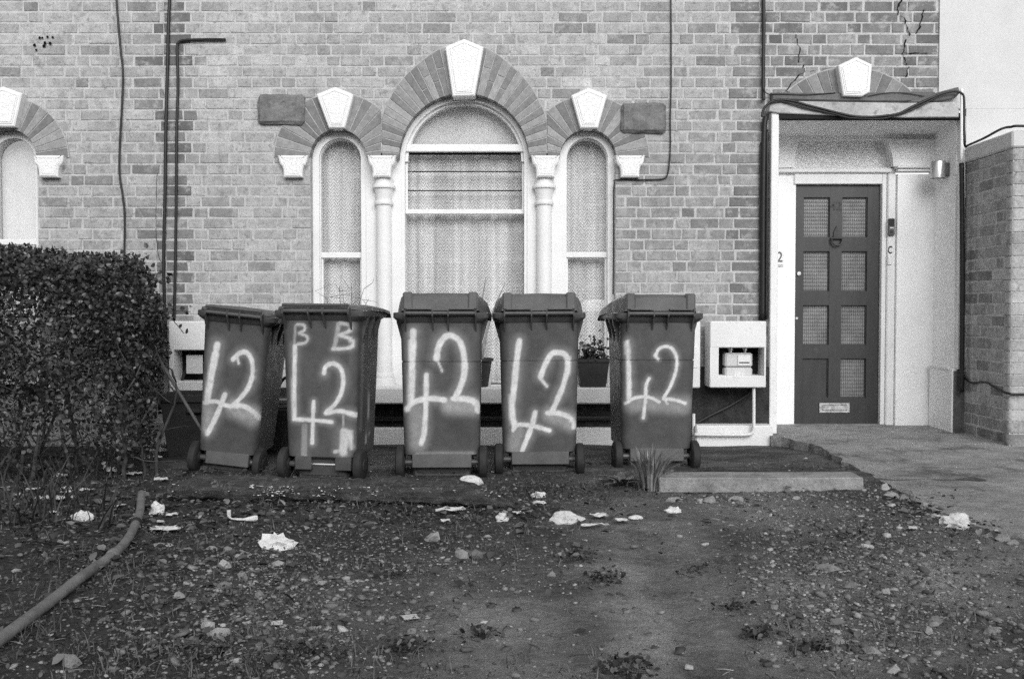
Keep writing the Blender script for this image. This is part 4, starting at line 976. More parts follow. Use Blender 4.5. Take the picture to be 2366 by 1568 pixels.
        for t, zl0, zt, wx in ((0, .012, .026, -.01), (.06, .008, .034, .02), (.3, .006, .040, .044), (.7, .0, .026, .05), (.94, -.016, .012, .05), (1, -.04, -.012, .045)):
            y = -hyt - .02 + t * (Dt + .10); hw2 = hxt + wx
            sec.append([(-hw2, y, H + zl0), (-hw2 + .006, y, H + zt - .008), (-hw2 + .03, y, H + zt), (0, y, H + zt + .006), (hw2 - .03, y, H + zt), (hw2 - .006, y, H + zt - .008), (hw2, y, H + zl0)])
        m = MB(); vs = sum(sec, []); k7 = 7
        m.add(vs, [(j * k7 + i, j * k7 + i + 1, (j + 1) * k7 + i + 1, (j + 1) * k7 + i) for j in range(len(sec) - 1) for i in range(6)] + [tuple(range(7)), tuple(range(len(vs) - 1, len(vs) - 8, -1))] + [(j * k7, j * k7 + 6, (j + 1) * k7 + 6, (j + 1) * k7) for j in range(len(sec) - 1)])
        ld = B(m, 'lid', M['bin_lid']); smooth_auto(ld, 32)
        B(MB().tube([(-hw_, yh - .006, hz + .034), (hw_, yh - .006, hz + .034)], .009, 10), 'hinge_bar', M['bin'], ld)
    return T
S1 = [([(415, 470), (375, 680), (335, 890)], 62, 1), ([(310, 890), (400, 880), (480, 910), (560, 920)], 40, 1), ([(470, 830), (420, 960), (345, 1115)], 48, .95),
      ([(530, 575), (575, 532), (625, 525), (665, 580), (672, 680), (640, 780), (580, 860), (530, 905)], 42, 1), ([(560, 560), (570, 605)], 24, .8), ([(530, 905), (610, 915), (680, 960), (712, 1010)], 45, 1),
      ([(345, 930), (335, 1060)], 150, .38), ([(540, 925), (670, 985)], 170, .42)]
S2 = [([(985, 330), (975, 470)], 26, .4), ([(1000, 322), (1045, 328), (1050, 362), (1010, 385)], 27, .62), ([(1010, 385), (1068, 412), (1060, 452), (1000, 465)], 27, .62),
      ([(1295, 318), (1285, 400), (1262, 500)], 40, .5), ([(1310, 312), (1380, 330), (1370, 372), (1300, 400)], 32, .7), ([(1300, 400), (1385, 432), (1380, 490), (1255, 500)], 32, .75),
      ([(980, 480), (975, 700), (975, 1000)], 42, .95), ([(970, 1010), (1100, 1015), (1245, 1030)], 36, 1), ([(1115, 880), (1110, 1020), (1105, 1180)], 36, 1),
      ([(1190, 675), (1203, 628), (1255, 605), (1310, 640), (1330, 720), (1315, 820), (1270, 900), (1205, 960)], 40, 1), ([(1205, 965), (1310, 950), (1420, 985)], 42, 1),
      ([(1335, 1100), (1330, 1250)], 70, .75), ([(1375, 1100), (1385, 1220)], 40, .7), ([(1270, 1245), (1320, 1235)], 36, .7), ([(1050, 1060), (1045, 1270)], 60, .35), ([(1330, 980), (1330, 1090)], 16, .5)]
S3 = [([(270, 375), (262, 600), (255, 880)], 62, 1), ([(222, 940), (268, 888), (380, 860), (500, 870)], 52, 1), ([(365, 690), (362, 900), (350, 1100), (328, 1185)], 50, .95),
      ([(440, 570), (455, 480), (500, 415), (550, 405), (610, 450), (640, 560), (640, 680), (610, 780), (575, 850)], 55, 1), ([(440, 570), (480, 660)], 22, .75), ([(560, 860), (660, 865), (720, 890), (745, 950)], 56, 1),
      ([(540, 905), (710, 915)], 190, .42), ([(290, 940), (310, 1180)], 150, .32), ([(300, 1265), (700, 1265)], 60, .25)]
S4 = [([(1040, 440), (1020, 600), (1000, 800), (985, 930), (1005, 1050)], 56, 1), ([(995, 1090), (1030, 1050), (1150, 1060), (1258, 1092)], 40, 1), ([(1155, 960), (1130, 1060), (1060, 1240)], 46, 1),
      ([(1195, 700), (1225, 620), (1270, 540), (1320, 525), (1380, 550), (1390, 640), (1360, 760), (1320, 860), (1280, 950)], 48, 1), ([(1190, 710), (1240, 770)], 30, .8), ([(1245, 965), (1340, 970), (1420, 1010), (1440, 1070)], 48, 1),
      ([(1270, 975), (1420, 1030)], 150, .36), ([(1030, 1090), (1000, 1230)], 140, .28)]
S5 = [([(372, 450), (380, 600), (385, 750), (382, 870)], 46, 1), ([(362, 895), (430, 855), (530, 850), (605, 885)], 30, 1), ([(532, 715), (510, 760), (505, 850), (490, 1000)], 30, 1),
      ([(578, 555), (600, 502), (650, 482), (700, 502), (732, 570), (725, 660), (690, 760), (640, 850)], 30, 1), ([(572, 545), (598, 575)], 24, .9), ([(635, 862), (720, 870), (795, 895)], 32, 1), ([(640, 860), (665, 900)], 22, .8),
      ([(400, 890), (780, 905)], 150, .30)]
b1 = make_bin('narrow grey wheelie bin leaning over beside the hedge, sprayed 42', (522, 1097), 6.13, math.radians(-3), math.radians(6.0), .415, .355, .50, .42, 1.0, 'flat', [(-.125, .145)], S1, zz1, M['bin'], pitch=math.radians(1))
b2 = make_bin('scuffed wheelie bin sprayed with two letters B above the number 42', (752, 1111), 5.85, math.radians(-8), math.radians(.4), .465, .41, .52, .44, 1.0, 'flat', [(-.155, -.055), (.09, .19)], S2, zz1, M['bin_old'], old=True,
              side_strokes=[((-.13, .8), (-.12, .30), .022, .8), ((.02, .55), (.06, .25), .03, .5), ((-.02, .45), (.0, .2), .012, .5)])
b3 = make_bin('tall wheelie bin in the middle of the row, fat blurred 42', (1018, 1105), 5.93, math.radians(1), 0, .485, .445, .60, .50, .985, 'tall', [(-.175, .18)], S3, zz2, M['bin'], seam=.70)
b4 = make_bin('wheelie bin standing before the main window right pier, 4 and 2 painted low', (1247, 1097), 6.06, math.radians(-.5), math.radians(-.3), .485, .445, .60, .50, .985, 'tall', [(-.17, .18)], S4, zz2, M['bin'], seam=.70)
b5 = make_bin('wheelie bin closest to the door, behind the clump of strap leaves, thin 42', (1512, 1089), 6.21, math.radians(3), math.radians(.2), .475, .435, .60, .50, .985, 'tall', [(-.17, .17)], S5, zz3, M['bin'], seam=.70)

# ------------------------------------------------------------------ scattering (numpy)
def scatter(name, bv, bf, pos, rot, scl, val, mat, parent=None, smooth=False, bval=None):
    """one mesh of many small pieces; bv (K,3), bf faces, pos (N,3), rot (N,3,3), scl (N,3)"""
    bv = np.asarray(bv, float); N, K = len(pos), len(bv)
    V = np.einsum('nij,nkj->nki', rot, bv[None] * scl[:, None, :]) + pos[:, None, :]
    nv = [len(f) for f in bf]; flat = np.concatenate([np.array(f) for f in bf]); loops = (flat[None, :] + (np.arange(N) * K)[:, None]).ravel()
    tot = np.tile(np.array(nv), N); start = np.concatenate([[0], np.cumsum(tot)[:-1]])
    me = bpy.data.meshes.new(name); me.vertices.add(N * K); me.vertices.foreach_set('co', V.ravel())
    me.loops.add(len(loops)); me.loops.foreach_set('vertex_index', loops.astype(np.int32))
    me.polygons.add(len(tot)); me.polygons.foreach_set('loop_start', start.astype(np.int32)); me.polygons.foreach_set('loop_total', tot.astype(np.int32))
    a_ = me.attributes.new('v', 'FLOAT', 'FACE'); a_.data.foreach_set('value', np.repeat(np.asarray(val, float), len(bf)).astype(np.float32))
    if smooth: me.polygons.foreach_set('use_smooth', [True] * len(tot))
    me.materials.append(mat); me.update(calc_edges=True); me.validate()
    return link(name, me, parent)
def rots(N, tilt=None, full=False):
    if full:
        q = RNG.normal(size=(N, 4)); q /= np.linalg.norm(q, axis=1)[:, None]; w_, x, y, z = q.T
        return np.stack([np.stack([1 - 2 * (y * y + z * z), 2 * (x * y - z * w_), 2 * (x * z + y * w_)], 1), np.stack([2 * (x * y + z * w_), 1 - 2 * (x * x + z * z), 2 * (y * z - x * w_)], 1), np.stack([2 * (x * z - y * w_), 2 * (y * z + x * w_), 1 - 2 * (x * x + y * y)], 1)], 1)
    a = RNG.uniform(0, 2 * np.pi, N); t = RNG.normal(0, tilt, N); b = RNG.uniform(0, 2 * np.pi, N)
    ca, sa = np.cos(a), np.sin(a); Rz = np.zeros((N, 3, 3)); Rz[:, 0, 0] = ca; Rz[:, 0, 1] = -sa; Rz[:, 1, 0] = sa; Rz[:, 1, 1] = ca; Rz[:, 2, 2] = 1
    Rx = np.zeros((N, 3, 3)); Rx[:, 0, 0] = 1; Rx[:, 1, 1] = np.cos(t); Rx[:, 1, 2] = -np.sin(t); Rx[:, 2, 1] = np.sin(t); Rx[:, 2, 2] = np.cos(t)
    cb_, sb = np.cos(b), np.sin(b); R2 = np.zeros((N, 3, 3)); R2[:, 0, 0] = cb_; R2[:, 0, 1] = -sb; R2[:, 1, 0] = sb; R2[:, 1, 1] = cb_; R2[:, 2, 2] = 1
    return R2 @ Rx @ Rz
def sample_ground(N, dens, region=((0, 2365), (1040, 1575))):
    """points on the ground, uniform in the place, kept by a density given at their spot in the photo"""
    out = []
    while len(out) < N:
        y = random.uniform(-5.15, -.4); d = y - CAM_Y; x = random.uniform(-.56 * d, .56 * d)
        u, v = px((x, y, gbase(x, y)))
        if random.random() < dens(u, v): out.append((x, y, gz(x, y)))
    return np.array(out)
def G(u, v, cx, cy, sx, sy): return math.exp(-((u - cx) / sx) ** 2 - ((v - cy) / sy) ** 2)
def on_path(u, v): return v < np.interp(u, [1775, 1890, 2000, 2130, 2250, 2365, 2600], [1035, 1035, 1090, 1155, 1210, 1250, 1330]) and u > 1775
def ico(sub=1):
    bm = bmesh.new(); bmesh.ops.create_icosphere(bm, subdivisions=sub, radius=1); V = [tuple(v.co) for v in bm.verts]; bm.verts.index_update(); Fc = [[v.index for v in f.verts] for f in bm.faces]; bm.free(); return np.array(V), Fc
def lumpy(V, amp, seed, freq=1.2): 
    return np.array([np.array(v) * (1 + amp * mnoise.fractal(Vector(v) * freq + Vector((seed * 3.7, 0, 0)), 1, 2, 3)) for v in V])
def d_gravel(u, v):
    if on_path(u, v): return 0.012
    s = .06 + 1.0 * G(u, v, 1950, 1330, 230, 150) + .9 * G(u, v, 640, 1400, 260, 140) + .5 * G(u, v, 2150, 1470, 300, 110) + .35 * G(u, v, 1050, 1290, 220, 70) + .6 * G(u, v, 1700, 1150, 300, 16) + .5 * G(u, v, 2180, 1190, 120, 30) + .4 * G(u, v, 450, 1500, 300, 80)
    s -= .8 * G(u, v, 1540 + (v - 1300) * .3, 1420, 110, 300)
    return max(.015, min(1, s))
for kk, (N, smin, smax, sub) in enumerate(((9000, .0022, .0060, 0), (2700, .0045, .0105, 1), (190, .011, .020, 1))):
    pos = sample_ground(N, d_gravel); V, Fc = ico(max(1, sub)); 
    if sub == 0: Fc = Fc
    for half in range(2 if sub else 1):
        sel = np.arange(half, N, 2 if sub else 1); Pn = pos[sel]; n_ = len(sel)
        s = RNG.uniform(smin, smax, n_) * RNG.uniform(.7, 1.3, n_); sc3 = np.stack([s * RNG.uniform(.8, 1.5, n_), s * RNG.uniform(.7, 1.1, n_), s * RNG.uniform(.3, .62, n_)], 1)
        Pn = Pn + np.stack([np.zeros(n_), np.zeros(n_), sc3[:, 2] * .45], 1)
        val = RNG.choice([.25, .4, .55, .75, 1.0], n_, p=[.2, .25, .25, .2, .10])
        o = scatter('gravel', lumpy(V, .55, kk * 2 + half + 1, 1.1), Fc, Pn, rots(n_, .25), sc3, val, M['gravel'], smooth=False); o['kind'] = 'stuff'; tag(o, 'small loose gravel strewn over the dirt yard', 'gravel')
# grass tufts and weeds
blade = [(-.5, 0, 0), (.5, 0, 0), (-.4, .12, .45), (.4, .12, .45), (-.2, .38, .82), (.2, .38, .82), (0, .75, 1.0)]; bladef = [[0, 1, 3, 2], [2, 3, 5, 4], [4, 5, 6]]
def d_grass(u, v):
    if on_path(u, v): return 0.002
    s = .10 + .5 * G(u, v, 250, 1450, 420, 220) + .6 * G(u, v, 620, 1540, 420, 90) + .5 * G(u, v, 1300, 1140, 160, 40) + .3 * G(u, v, 900, 1250, 350, 80) + .35 * G(u, v, 1950, 1500, 300, 80) + .25 * G(u, v, 1150, 1540, 300, 40)
    s -= .5 * G(u, v, 1540 + (v - 1300) * .3, 1420, 140, 300) + .35 * G(u, v, 1150, 1460, 230, 90)
    n_ = mnoise.noise(Vector((u / 45, v / 22, 4)))
    return max(.0, min(1, s * (1.0 + 1.6 * n_)))
tf = sample_ground(520, d_grass); P = []; 
for t in tf:
    for _ in range(random.randint(5, 16)): P.append((t[0] + random.gauss(0, .022), t[1] + random.gauss(0, .022), t[2] - .004))
P = np.array(P); n_ = len(P); h_ = RNG.uniform(.014, .046, n_) * RNG.choice([.6, 1, 1.4], n_)
o = scatter('grass', blade, bladef, P, rots(n_, .45), np.stack([RNG.uniform(.0025, .005, n_), h_, h_], 1), RNG.uniform(.4, 1.5, n_), M['grass']); o['kind'] = 'stuff'; tag(o, 'sparse weedy grass tufts growing through the dirt', 'grass')
# low ground cover: tiny dark clover-like leaves that break up the soil
leafv = [(0, 0, 0), (.32, .3, .06), (.30, .65, .04), (0, 1, -.06), (-.30, .65, .04), (-.32, .3, .06), (0, .5, -.02)]; leaff = [[0, 1, 6], [1, 2, 6], [2, 3, 6], [3, 4, 6], [4, 5, 6], [5, 0, 6]]
def d_weed(u, v):
    if on_path(u, v): return 0.0
    s = .15 + .7 * G(u, v, 200, 1350, 420, 260) + .5 * G(u, v, 650, 1480, 420, 160) + .7 * G(u, v, 1330, 1145, 190, 40) + .4 * G(u, v, 900, 1200, 500, 60) + .3 * G(u, v, 1750, 1330, 250, 100)
    s -= .7 * G(u, v, 1540 + (v - 1300) * .3, 1420, 150, 300) + .4 * G(u, v, 1150, 1460, 230, 90)
    return max(0, min(1, s * (1 + 2.2 * mnoise.noise(Vector((u / 60, v / 26, 8))))))
P = sample_ground(13000, d_weed); n_ = len(P); s = RNG.uniform(.006, .018, n_); P[:, 2] += RNG.uniform(.0, .018, n_)
o = scatter('ground_cover', leafv, leaff, P, rots(n_, .7), np.stack([s, s, s], 1), RNG.uniform(.3, 1.4, n_), M['deadleaf']); o['kind'] = 'stuff'; tag(o, 'low weeds and leaf crumbs matted on the dark soil', 'ground cover')
def d_dead(u, v):
    if on_path(u, v): return 0.004
    return max(0.02, min(1, .9 * G(u, v, 200, 1200, 300, 110) + .7 * G(u, v, 700, 1180, 500, 40) + .3 * G(u, v, 1250, 1200, 300, 40) + .6 * G(u, v, 2180, 1195, 150, 28) + .12 * G(u, v, 600, 1400, 500, 200)))
P = sample_ground(1500, d_dead); n_ = len(P); s = RNG.uniform(.02, .055, n_); P[:, 2] += RNG.uniform(.004, .03, n_)
o = scatter('dead_leaves', leafv, leaff, P, rots(n_, .4), np.stack([s, s, s * 1.6], 1), RNG.choice([.4, .7, 1.1, 1.7, 2.6], n_, p=[.3, .3, .22, .12, .06]), M['deadleaf'], smooth=True); o['kind'] = 'stuff'; tag(o, 'dead leaves lying under the hedge and along the timber', 'leaves')

# ------------------------------------------------------------------ hedge
hedge = empty('hedge', (-3.1, -1.4, .03), 'dark clipped privet hedge at the left edge, taller than the bins', 'hedge')
HF, HT = -2.13, 1.43
def hsurf(x, y, z):
    xr = -2.02 + (y - HF) * -.32
    n = mnoise.fractal(Vector((x * 3.0, y * 3.0, z * 3.0)), 1, 2, 4) * .085
    dx_ = (xr - (0.10 * max(0, .75 - z))) - x; dy_ = y - HF - (.10 * max(0, .7 - z)); dz_ = HT - .05 * max(0, x + 2.9) - z
    k_ = .17; s = -k_ * math.log(math.exp(-dx_ / k_) + math.exp(-dy_ / k_) + math.exp(-dz_ / k_)); return s + n
pts = []
while len(pts) < 52000:
    x = random.uniform(-4.3, -1.9); y = random.uniform(HF - .08, -.25); z = random.uniform(.12, 1.48)
    s = hsurf(x, y, z)
    if s <= 0 or random.random() > math.exp(-s / .085): continue
    if z < .62 and random.random() > (z / .62) ** 1.3 * .8: continue
    pts.append((x, y, z))
P = np.array(pts); n_ = len(P); s = RNG.uniform(.018, .036, n_)
o = scatter('foliage', leafv, leaff, P, rots(n_, full=True), np.stack([s * 1.05, s, s], 1), RNG.uniform(.4, 1.5, n_) * RNG.choice([1, 1, 1, 1, 2.0], n_), M['leaf'], hedge, smooth=True); o['kind'] = 'stuff'
o.location = -Vector(hedge.location)
rnd = random.Random(12)
for i in range(26):        # bare stems
    x = rnd.uniform(-3.9, -2.1); y = rnd.uniform(HF + .12, HF + .5); p = Vector((x, y, gz(x, y) - .02)); path_ = [p.copy()]; dr = Vector((rnd.uniform(-.3, .3), rnd.uniform(-.25, .1), 1)).normalized(); L = rnd.uniform(.5, .95); st = 9
    for q in range(st): dr = (dr + Vector((rnd.uniform(-.35, .35), rnd.uniform(-.25, .25), rnd.uniform(-.05, .25)))).normalized(); p = p + dr * L / st; path_.append(p.copy())
    r0 = rnd.uniform(.007, .017); m = MB().tube(path_, [r0 * (1 - .75 * q / st) for q in range(st + 1)], 6)
    for b in range(5):
        q = rnd.randrange(2, st); pp_ = path_[q]; dd = Vector((rnd.uniform(-1, 1), rnd.uniform(-.8, .4), rnd.uniform(-.1, .8))).normalized(); tw = [pp_]
        for e in range(5): dd = (dd + Vector((rnd.uniform(-.4, .4), rnd.uniform(-.4, .4), rnd.uniform(-.2, .3)))).normalized(); tw.append(tw[-1] + dd * .06)
        m.tube(tw, [r0 * .4 * (1 - .16 * e) for e in range(6)], 5)
    m.build('stem', M['twig'], hedge, smooth=True)
# sprays of leaves sticking out of the hedge on the wall side
for i, (u0, v0, u1, v1, Yd, nl) in enumerate(((345, 700, 425, 770, -1.1, 5), (300, 640, 345, 590, -1.6, 16), (330, 690, 390, 640, -1.2, 18), (340, 740, 440, 720, -1.0, 12), (350, 680, 372, 620, -1.3, 14), (355, 760, 400, 690, -1.1, 10))):
    a, b = atY(u0, v0, Yd), atY(u1, v1, Yd + .1); m = MB(); mid = a.lerp(b, .5) + Vector((0, 0, .03)); path_ = spline([a, mid, b], 6); m.tube(path_, .0028, 5)
    m.build('twig', M['twig'], hedge)
    LP = []
    for q in range(nl):
        c = path_[min(len(path_) - 1, int((q + .6) / nl * len(path_)))]; LP.append((c.x + random.gauss(0, .022), c.y + random.gauss(0, .02), c.z + random.gauss(0, .022)))
    LP = np.array(LP); s = RNG.uniform(.028, .05, nl); o = scatter('leaf_spray', leafv, leaff, LP, rots(nl, full=True), np.stack([s, s, s], 1), RNG.uniform(.5, 1.3, nl), M['leaf'], hedge, smooth=True); o.location = -Vector(hedge.location); o['kind'] = 'stuff'
# straggly strap leaves at the foot of the hedge
P = []; 
for q in range(34):
    u, v = random.uniform(15, 300), random.uniform(1085, 1230); g = ground(u, v)
    for _ in range(random.randint(4, 9)): P.append((g.x + random.gauss(0, .03), g.y + random.gauss(0, .03), g.z - .005))
P = np.array(P); n_ = len(P); h_ = RNG.uniform(.08, .24, n_); o = scatter('strap_leaves', blade, bladef, P, rots(n_, .35), np.stack([RNG.uniform(.006, .012, n_), h_ * .9, h_], 1), RNG.uniform(.15, .6, n_), M['grass'], smooth=True); o['kind'] = 'stuff'; tag(o, 'dark strap leaves growing along the foot of the hedge', 'weeds')

# ------------------------------------------------------------------ plants and pots
def bladeclump(name, c, n, h, spread, wd, label, cat, mat, valr=(.6, 1.4), lean=.5, seed=1):
    rnd = random.Random(seed); T = empty(name, c, label, cat); 
    for i in range(n):
        a = rnd.uniform(0, 6.283); r0 = rnd.uniform(0, spread * .35); ln = rnd.uniform(.05, lean) * (.4 + r0 / (spread * .35)); hh = h * rnd.uniform(.6, 1.05); ww = wd * rnd.uniform(.7, 1.2)
        pts = []; dx_, dy_ = math.cos(a), math.sin(a)
        for q in range(7):
            t = q / 6; rr = r0 + ln * hh * t ** 1.8; droop = max(0, t - .75) * ln * hh * .9
            pts.append(Vector((c[0] + dx_ * rr, c[1] + dy_ * rr, c[2] - .005 + hh * (t - .12 * ln * t * t) - droop)))
        sd = Vector((-dy_, dx_, 0)); tw = rnd.uniform(-.7, .7); sd = (sd * math.cos(tw) + Vector((dx_, dy_, 0)) * math.sin(tw)); vs = []
        for q, p in enumerate(pts):
            wq = ww * (1 - (q / 6) ** 3) * (.7 + .3 * min(1, q / 2)); vs += [p - sd * wq, p + Vector((dx_, dy_, 0)) * wq * .3, p + sd * wq]
        m = MB(); m.add(vs, [(q * 3 + e, q * 3 + e + 1, (q + 1) * 3 + e + 1, (q + 1) * 3 + e) for q in range(6) for e in (0, 1)]); m.val = [rnd.uniform(*valr)] * 12
        m.build('leaf', mat, T, smooth=True)
    return T
g = ground(1500, 1128); bladeclump('daffodil_clump', g, 120, .27, .20, .0075, 'clump of upright strap leaves growing in front of the end bin', 'plant', M['blade'], (.9, 2.8), .62, 4)
g = ground(1437, 1122); T = empty('weed', g, 'broad-leaved weed rosette left of the strap-leaf clump', 'weed')
rnd = random.Random(8)
for i in range(13):
    a = i * 2.4; L = rnd.uniform(.11, .19); el = rnd.uniform(.2, 1.0); R = Matrix.Rotation(a, 3, 'Z'); vs = []
    for q in range(6):
        t = q / 5; wq = .024 * math.sin(math.pi * min(1, t * .9 + .08)) ; y = L * t * math.cos(el * (1 - t * .8)); z = L * math.sin(el) * t * (1 - .45 * t)
        vs += [R @ Vector((-wq, y, z + wq * .35)) + g, R @ Vector((0, y, z)) + g, R @ Vector((wq, y, z + wq * .35)) + g]
    m = MB(); m.add(vs, [(q * 3 + e, q * 3 + e + 1, (q + 1) * 3 + e + 1, (q + 1) * 3 + e) for q in range(5) for e in (0, 1)]); m.val = [rnd.uniform(1.1, 2.0)] * 10; m.build('leaf', M['blade'], T, smooth=True)
# pots on the sill
T = empty('plant_pot', (-.262, -.12, SILL), 'dark round pot with long pointed leaves on the sill between two bins', 'plant pot')
o = MB().lathe([(0, 0), (.078, 0), (.108, .195), (.121, .197), (.121, .218), (.105, .218), (.1, .19), (0, .185)], (-.262, -.12, SILL), 28).build('pot', M['terracotta'], T); smooth_auto(o)
rnd = random.Random(3)
for (u1, v1, bend) in ((1122, 640, .02), (1166, 655, .03), (1140, 720, .05), (1128, 690, -.02), (1150, 690, .03), (1098, 690, -.05), (1152, 780, .09), (1080, 700, -.06)):
    a = Vector((-.262 + rnd.uniform(-.02, .04), -.12, SILL + .19)); b = atY(u1, v1, -.12 + rnd.uniform(-.04, .06)); c1 = a.lerp(b, .5) + Vector((-bend * .5, 0, .03)); P_ = spline([a, c1, b], 6); vs = []
    for q, p in enumerate(P_): wq = .011 * (1 - (q / (len(P_) - 1)) ** 1.6) + .001; vs += [p + Vector((-wq, 0, 0)), p + Vector((0, .004, 0)), p + Vector((wq, 0, 0))]
    m = MB(); m.add(vs, [(q * 3 + e, q * 3 + e + 1, (q + 1) * 3 + e + 1, (q + 1) * 3 + e) for q in range(len(P_) - 1) for e in (0, 1)]); m.val = [rnd.uniform(1.6, 3)] * (2 * (len(P_) - 1)); m.build('leaf', M['blade'], T, smooth=True)
o = MB().lathe([(0, 0), (.022, 0), (.024, .07), (.012, .085), (.012, .105), (.02, .106), (.02, .13), (0, .132)], (-.185, -.06, SILL), 16).build('spray_bottle', M['litter']); smooth_auto(o); tag(o, 'pale small bottle standing behind the dark pot on the sill', 'bottle')
T = empty('planter', (.615, -.12, SILL), 'square black planter with bushy plant on the sill before the right narrow window', 'planter')
m = MB(); m.add([(.615 + sx * a, -.12 + sy * b, SILL + z) for z, a, b in ((0, .095, .08), (.19, .12, .1), (.192, .128, .108), (.215, .128, .108), (.215, .115, .095), (.19, .112, .09)) for sx, sy in ((-1, -1), (1, -1), (1, 1), (-1, 1))], [(j * 4 + i, j * 4 + (i + 1) % 4, (j + 1) * 4 + (i + 1) % 4, (j + 1) * 4 + i) for j in range(5) for i in range(4)] + [(3, 2, 1, 0), (20, 21, 22, 23)])
m.build('pot', M['terracotta'], T)
nl = 320; LP = np.stack([RNG.normal(.615, .07, nl), RNG.normal(-.12, .05, nl), SILL + .2 + np.abs(RNG.normal(.0, .075, nl))], 1); s = RNG.uniform(.02, .045, nl)
o = scatter('foliage', leafv, leaff, LP, rots(nl, full=True), np.stack([s, s, s], 1), RNG.uniform(.4, 1.3, nl), M['leaf'], T, smooth=True); o.location = -Vector(T.location); o['kind'] = 'stuff'
# bare twigs before the left narrow window
g = Vector((WX(790), -.5, .1)); T = empty('bare_shrub', g, 'leafless twiggy shrub in front of the left narrow window', 'shrub'); rnd = random.Random(5)
for (u1, v1) in ((755, 690), (812, 655), (852, 690), (784, 660), (840, 668), (770, 700), (822, 700)):
    b = atY(u1, v1, -.45); a = g + Vector((rnd.uniform(-.05, .05), 0, 0)); m_ = a.lerp(b, .5) + Vector((rnd.uniform(-.1, .1), 0, .05)); P_ = spline([a, m_, b], 8); m = MB().tube(P_, [.006 - .0045 * q / (len(P_) - 1) for q in range(len(P_))], 5)
    for e in range(5):
        p = P_[rnd.randrange(8, len(P_))]; m.tube([p, p + Vector((rnd.uniform(-.09, .09), rnd.uniform(-.03, .03), rnd.uniform(.0, .06))), p + Vector((rnd.uniform(-.14, .14), 0, rnd.uniform(.0, .12)))], [.0022, .0018, .001], 4)
    m.build('branch', M['twig'], T)

# ------------------------------------------------------------------ timber, kerb stone, hose, pole, boxes
def lump(o, amp, freq, cuts=0, axis_len=False):
    bm = bmesh.new(); bm.from_mesh(o.data)
    if cuts: bmesh.ops.subdivide_edges(bm, edges=bm.edges, cuts=cuts, use_grid_fill=True)
    bm.normal_update()
    for v_ in bm.verts:
        v_.co += v_.normal * amp * mnoise.fractal(v_.co * freq, 1, 2, 3)
    bm.to_mesh(o.data); bm.free()
a, b = ground(395, 1150), ground(1195, 1170); N = 60; m = MB(); prof = [(.0, -.03), (-.03, .015), (-.085, .045), (-.095, .09), (-.06, .125), (.03, .14), (.09, .12), (.11, .04), (.11, -.03)]; NP = len(prof)
vs = []
for i in range(N + 1):
    t = i / N; c = a.lerp(b, t) + Vector((0, .05 * math.sin(t * 2.2) - .03 * max(0, t - .8) * 5, 0)); k_ = 1 - max(0, (t - .80) / .2) ** 2 * .75; k_ *= .8 + .2 * min(1, t / .1); c.z = .045
    for q, (y, z) in enumerate(prof): vs.append((c.x, c.y + y * (.6 + .4 * k_), c.z + z * k_))
m.add(vs, [(i * NP + q, i * NP + (q + 1) % NP, (i + 1) * NP + (q + 1) % NP, (i + 1) * NP + q) for i in range(N) for q in range(NP)] + [tuple(range(NP)), tuple(N * NP + q for q in range(NP - 1, -1, -1))])
T = empty('rotten_timber', a.lerp(b, .5), 'long dark rotten timber lying in front of the bins, flecked with fungus', 'timber')
o = m.build('beam', M['log'], T); lump(o, .022, 9, 1); smooth_auto(o, 50)
P = []
for q in range(380):
    t = min(.97, max(.02, random.choice([random.gauss(.3, .05), random.gauss(.62, .13), random.gauss(.45, .12), random.uniform(0, .95)]))); c = a.lerp(b, t); P.append((c.x + random.gauss(0, .004), c.y - .088 + .05 * math.sin(t * 2.2) - random.uniform(-.05, .008), .105 + random.uniform(.0, .05)))
P = np.array(P); n_ = len(P); V, Fc = ico(1); s = RNG.uniform(.003, .008, n_); o = scatter('fungus', V, Fc, P, rots(n_, .3), np.stack([s * 1.6, s * .8, s * .3], 1), RNG.uniform(.7, 2.0, n_), M['gravel'], T); o.location = -Vector(T.location); o['kind'] = 'stuff'
a, b = ground(1522, 1138), ground(2016, 1145); Y0 = a.y
m = MB().bbox(a.x, b.x, -.1, .1, 0, .085, .006); o = m.build('kerb_stone', M['concrete']); o.location = (0, Y0 + .1, .052); o.rotation_euler = (0, math.radians(-.15), math.radians(-.3))
lump(o, .004, 8, 6); tag(o, 'long pale concrete kerb stone lying between end bin and path', 'kerb stone')
hp = [ground(u, v, .028) for u, v in ((327, 1163), (323, 1195), (310, 1232), (292, 1265), (262, 1296), (225, 1322), (180, 1358), (130, 1395), (75, 1440), (15, 1485), (-80, 1560))]
hp[0].z += .02; pts = spline(hp, 7); rs = [.0195 + .0018 * math.sin(i * .9) * (i % 9 == 0) for i in range(len(pts))]
T = empty('hose', hp[4], 'thick grey hose snaking across the dirt at bottom left', 'hose')
smooth_auto(MB().tube(pts, rs, 12).build('tube', M['hose'], T), 60)
for q in (12, 28): c = pts[q]; d_ = (pts[q + 1] - pts[q - 1]).normalized(); smooth_auto(MB().tube([c - d_ * .03, c - d_ * .02, c + d_ * .02, c + d_ * .03], [.0195, .025, .025, .0195], 12).build('collar', M['rubber'] if q == 12 else M['hose'], T), 50)
pa_, pb_ = atY(350, 800, -1.25), atY(470, 1000, -1.45); dd = (pb_ - pa_).normalized(); pb2 = pa_ + dd * ((pa_.z - .03) / -dd.z if dd.z < 0 else 1)
o = MB().tube([pa_ - dd * .15, pa_, pa_.lerp(pb2, .5), pb2], .0105, 10).build('broom_pole', M['woodpole'], None, smooth=True); tag(o, 'thin wooden pole leaning from hedge to behind the leaning bin', 'pole')
g = ground(381, 1030); T = empty('broom', g, 'pale bristled broom end lying under the hedge edge', 'broom')
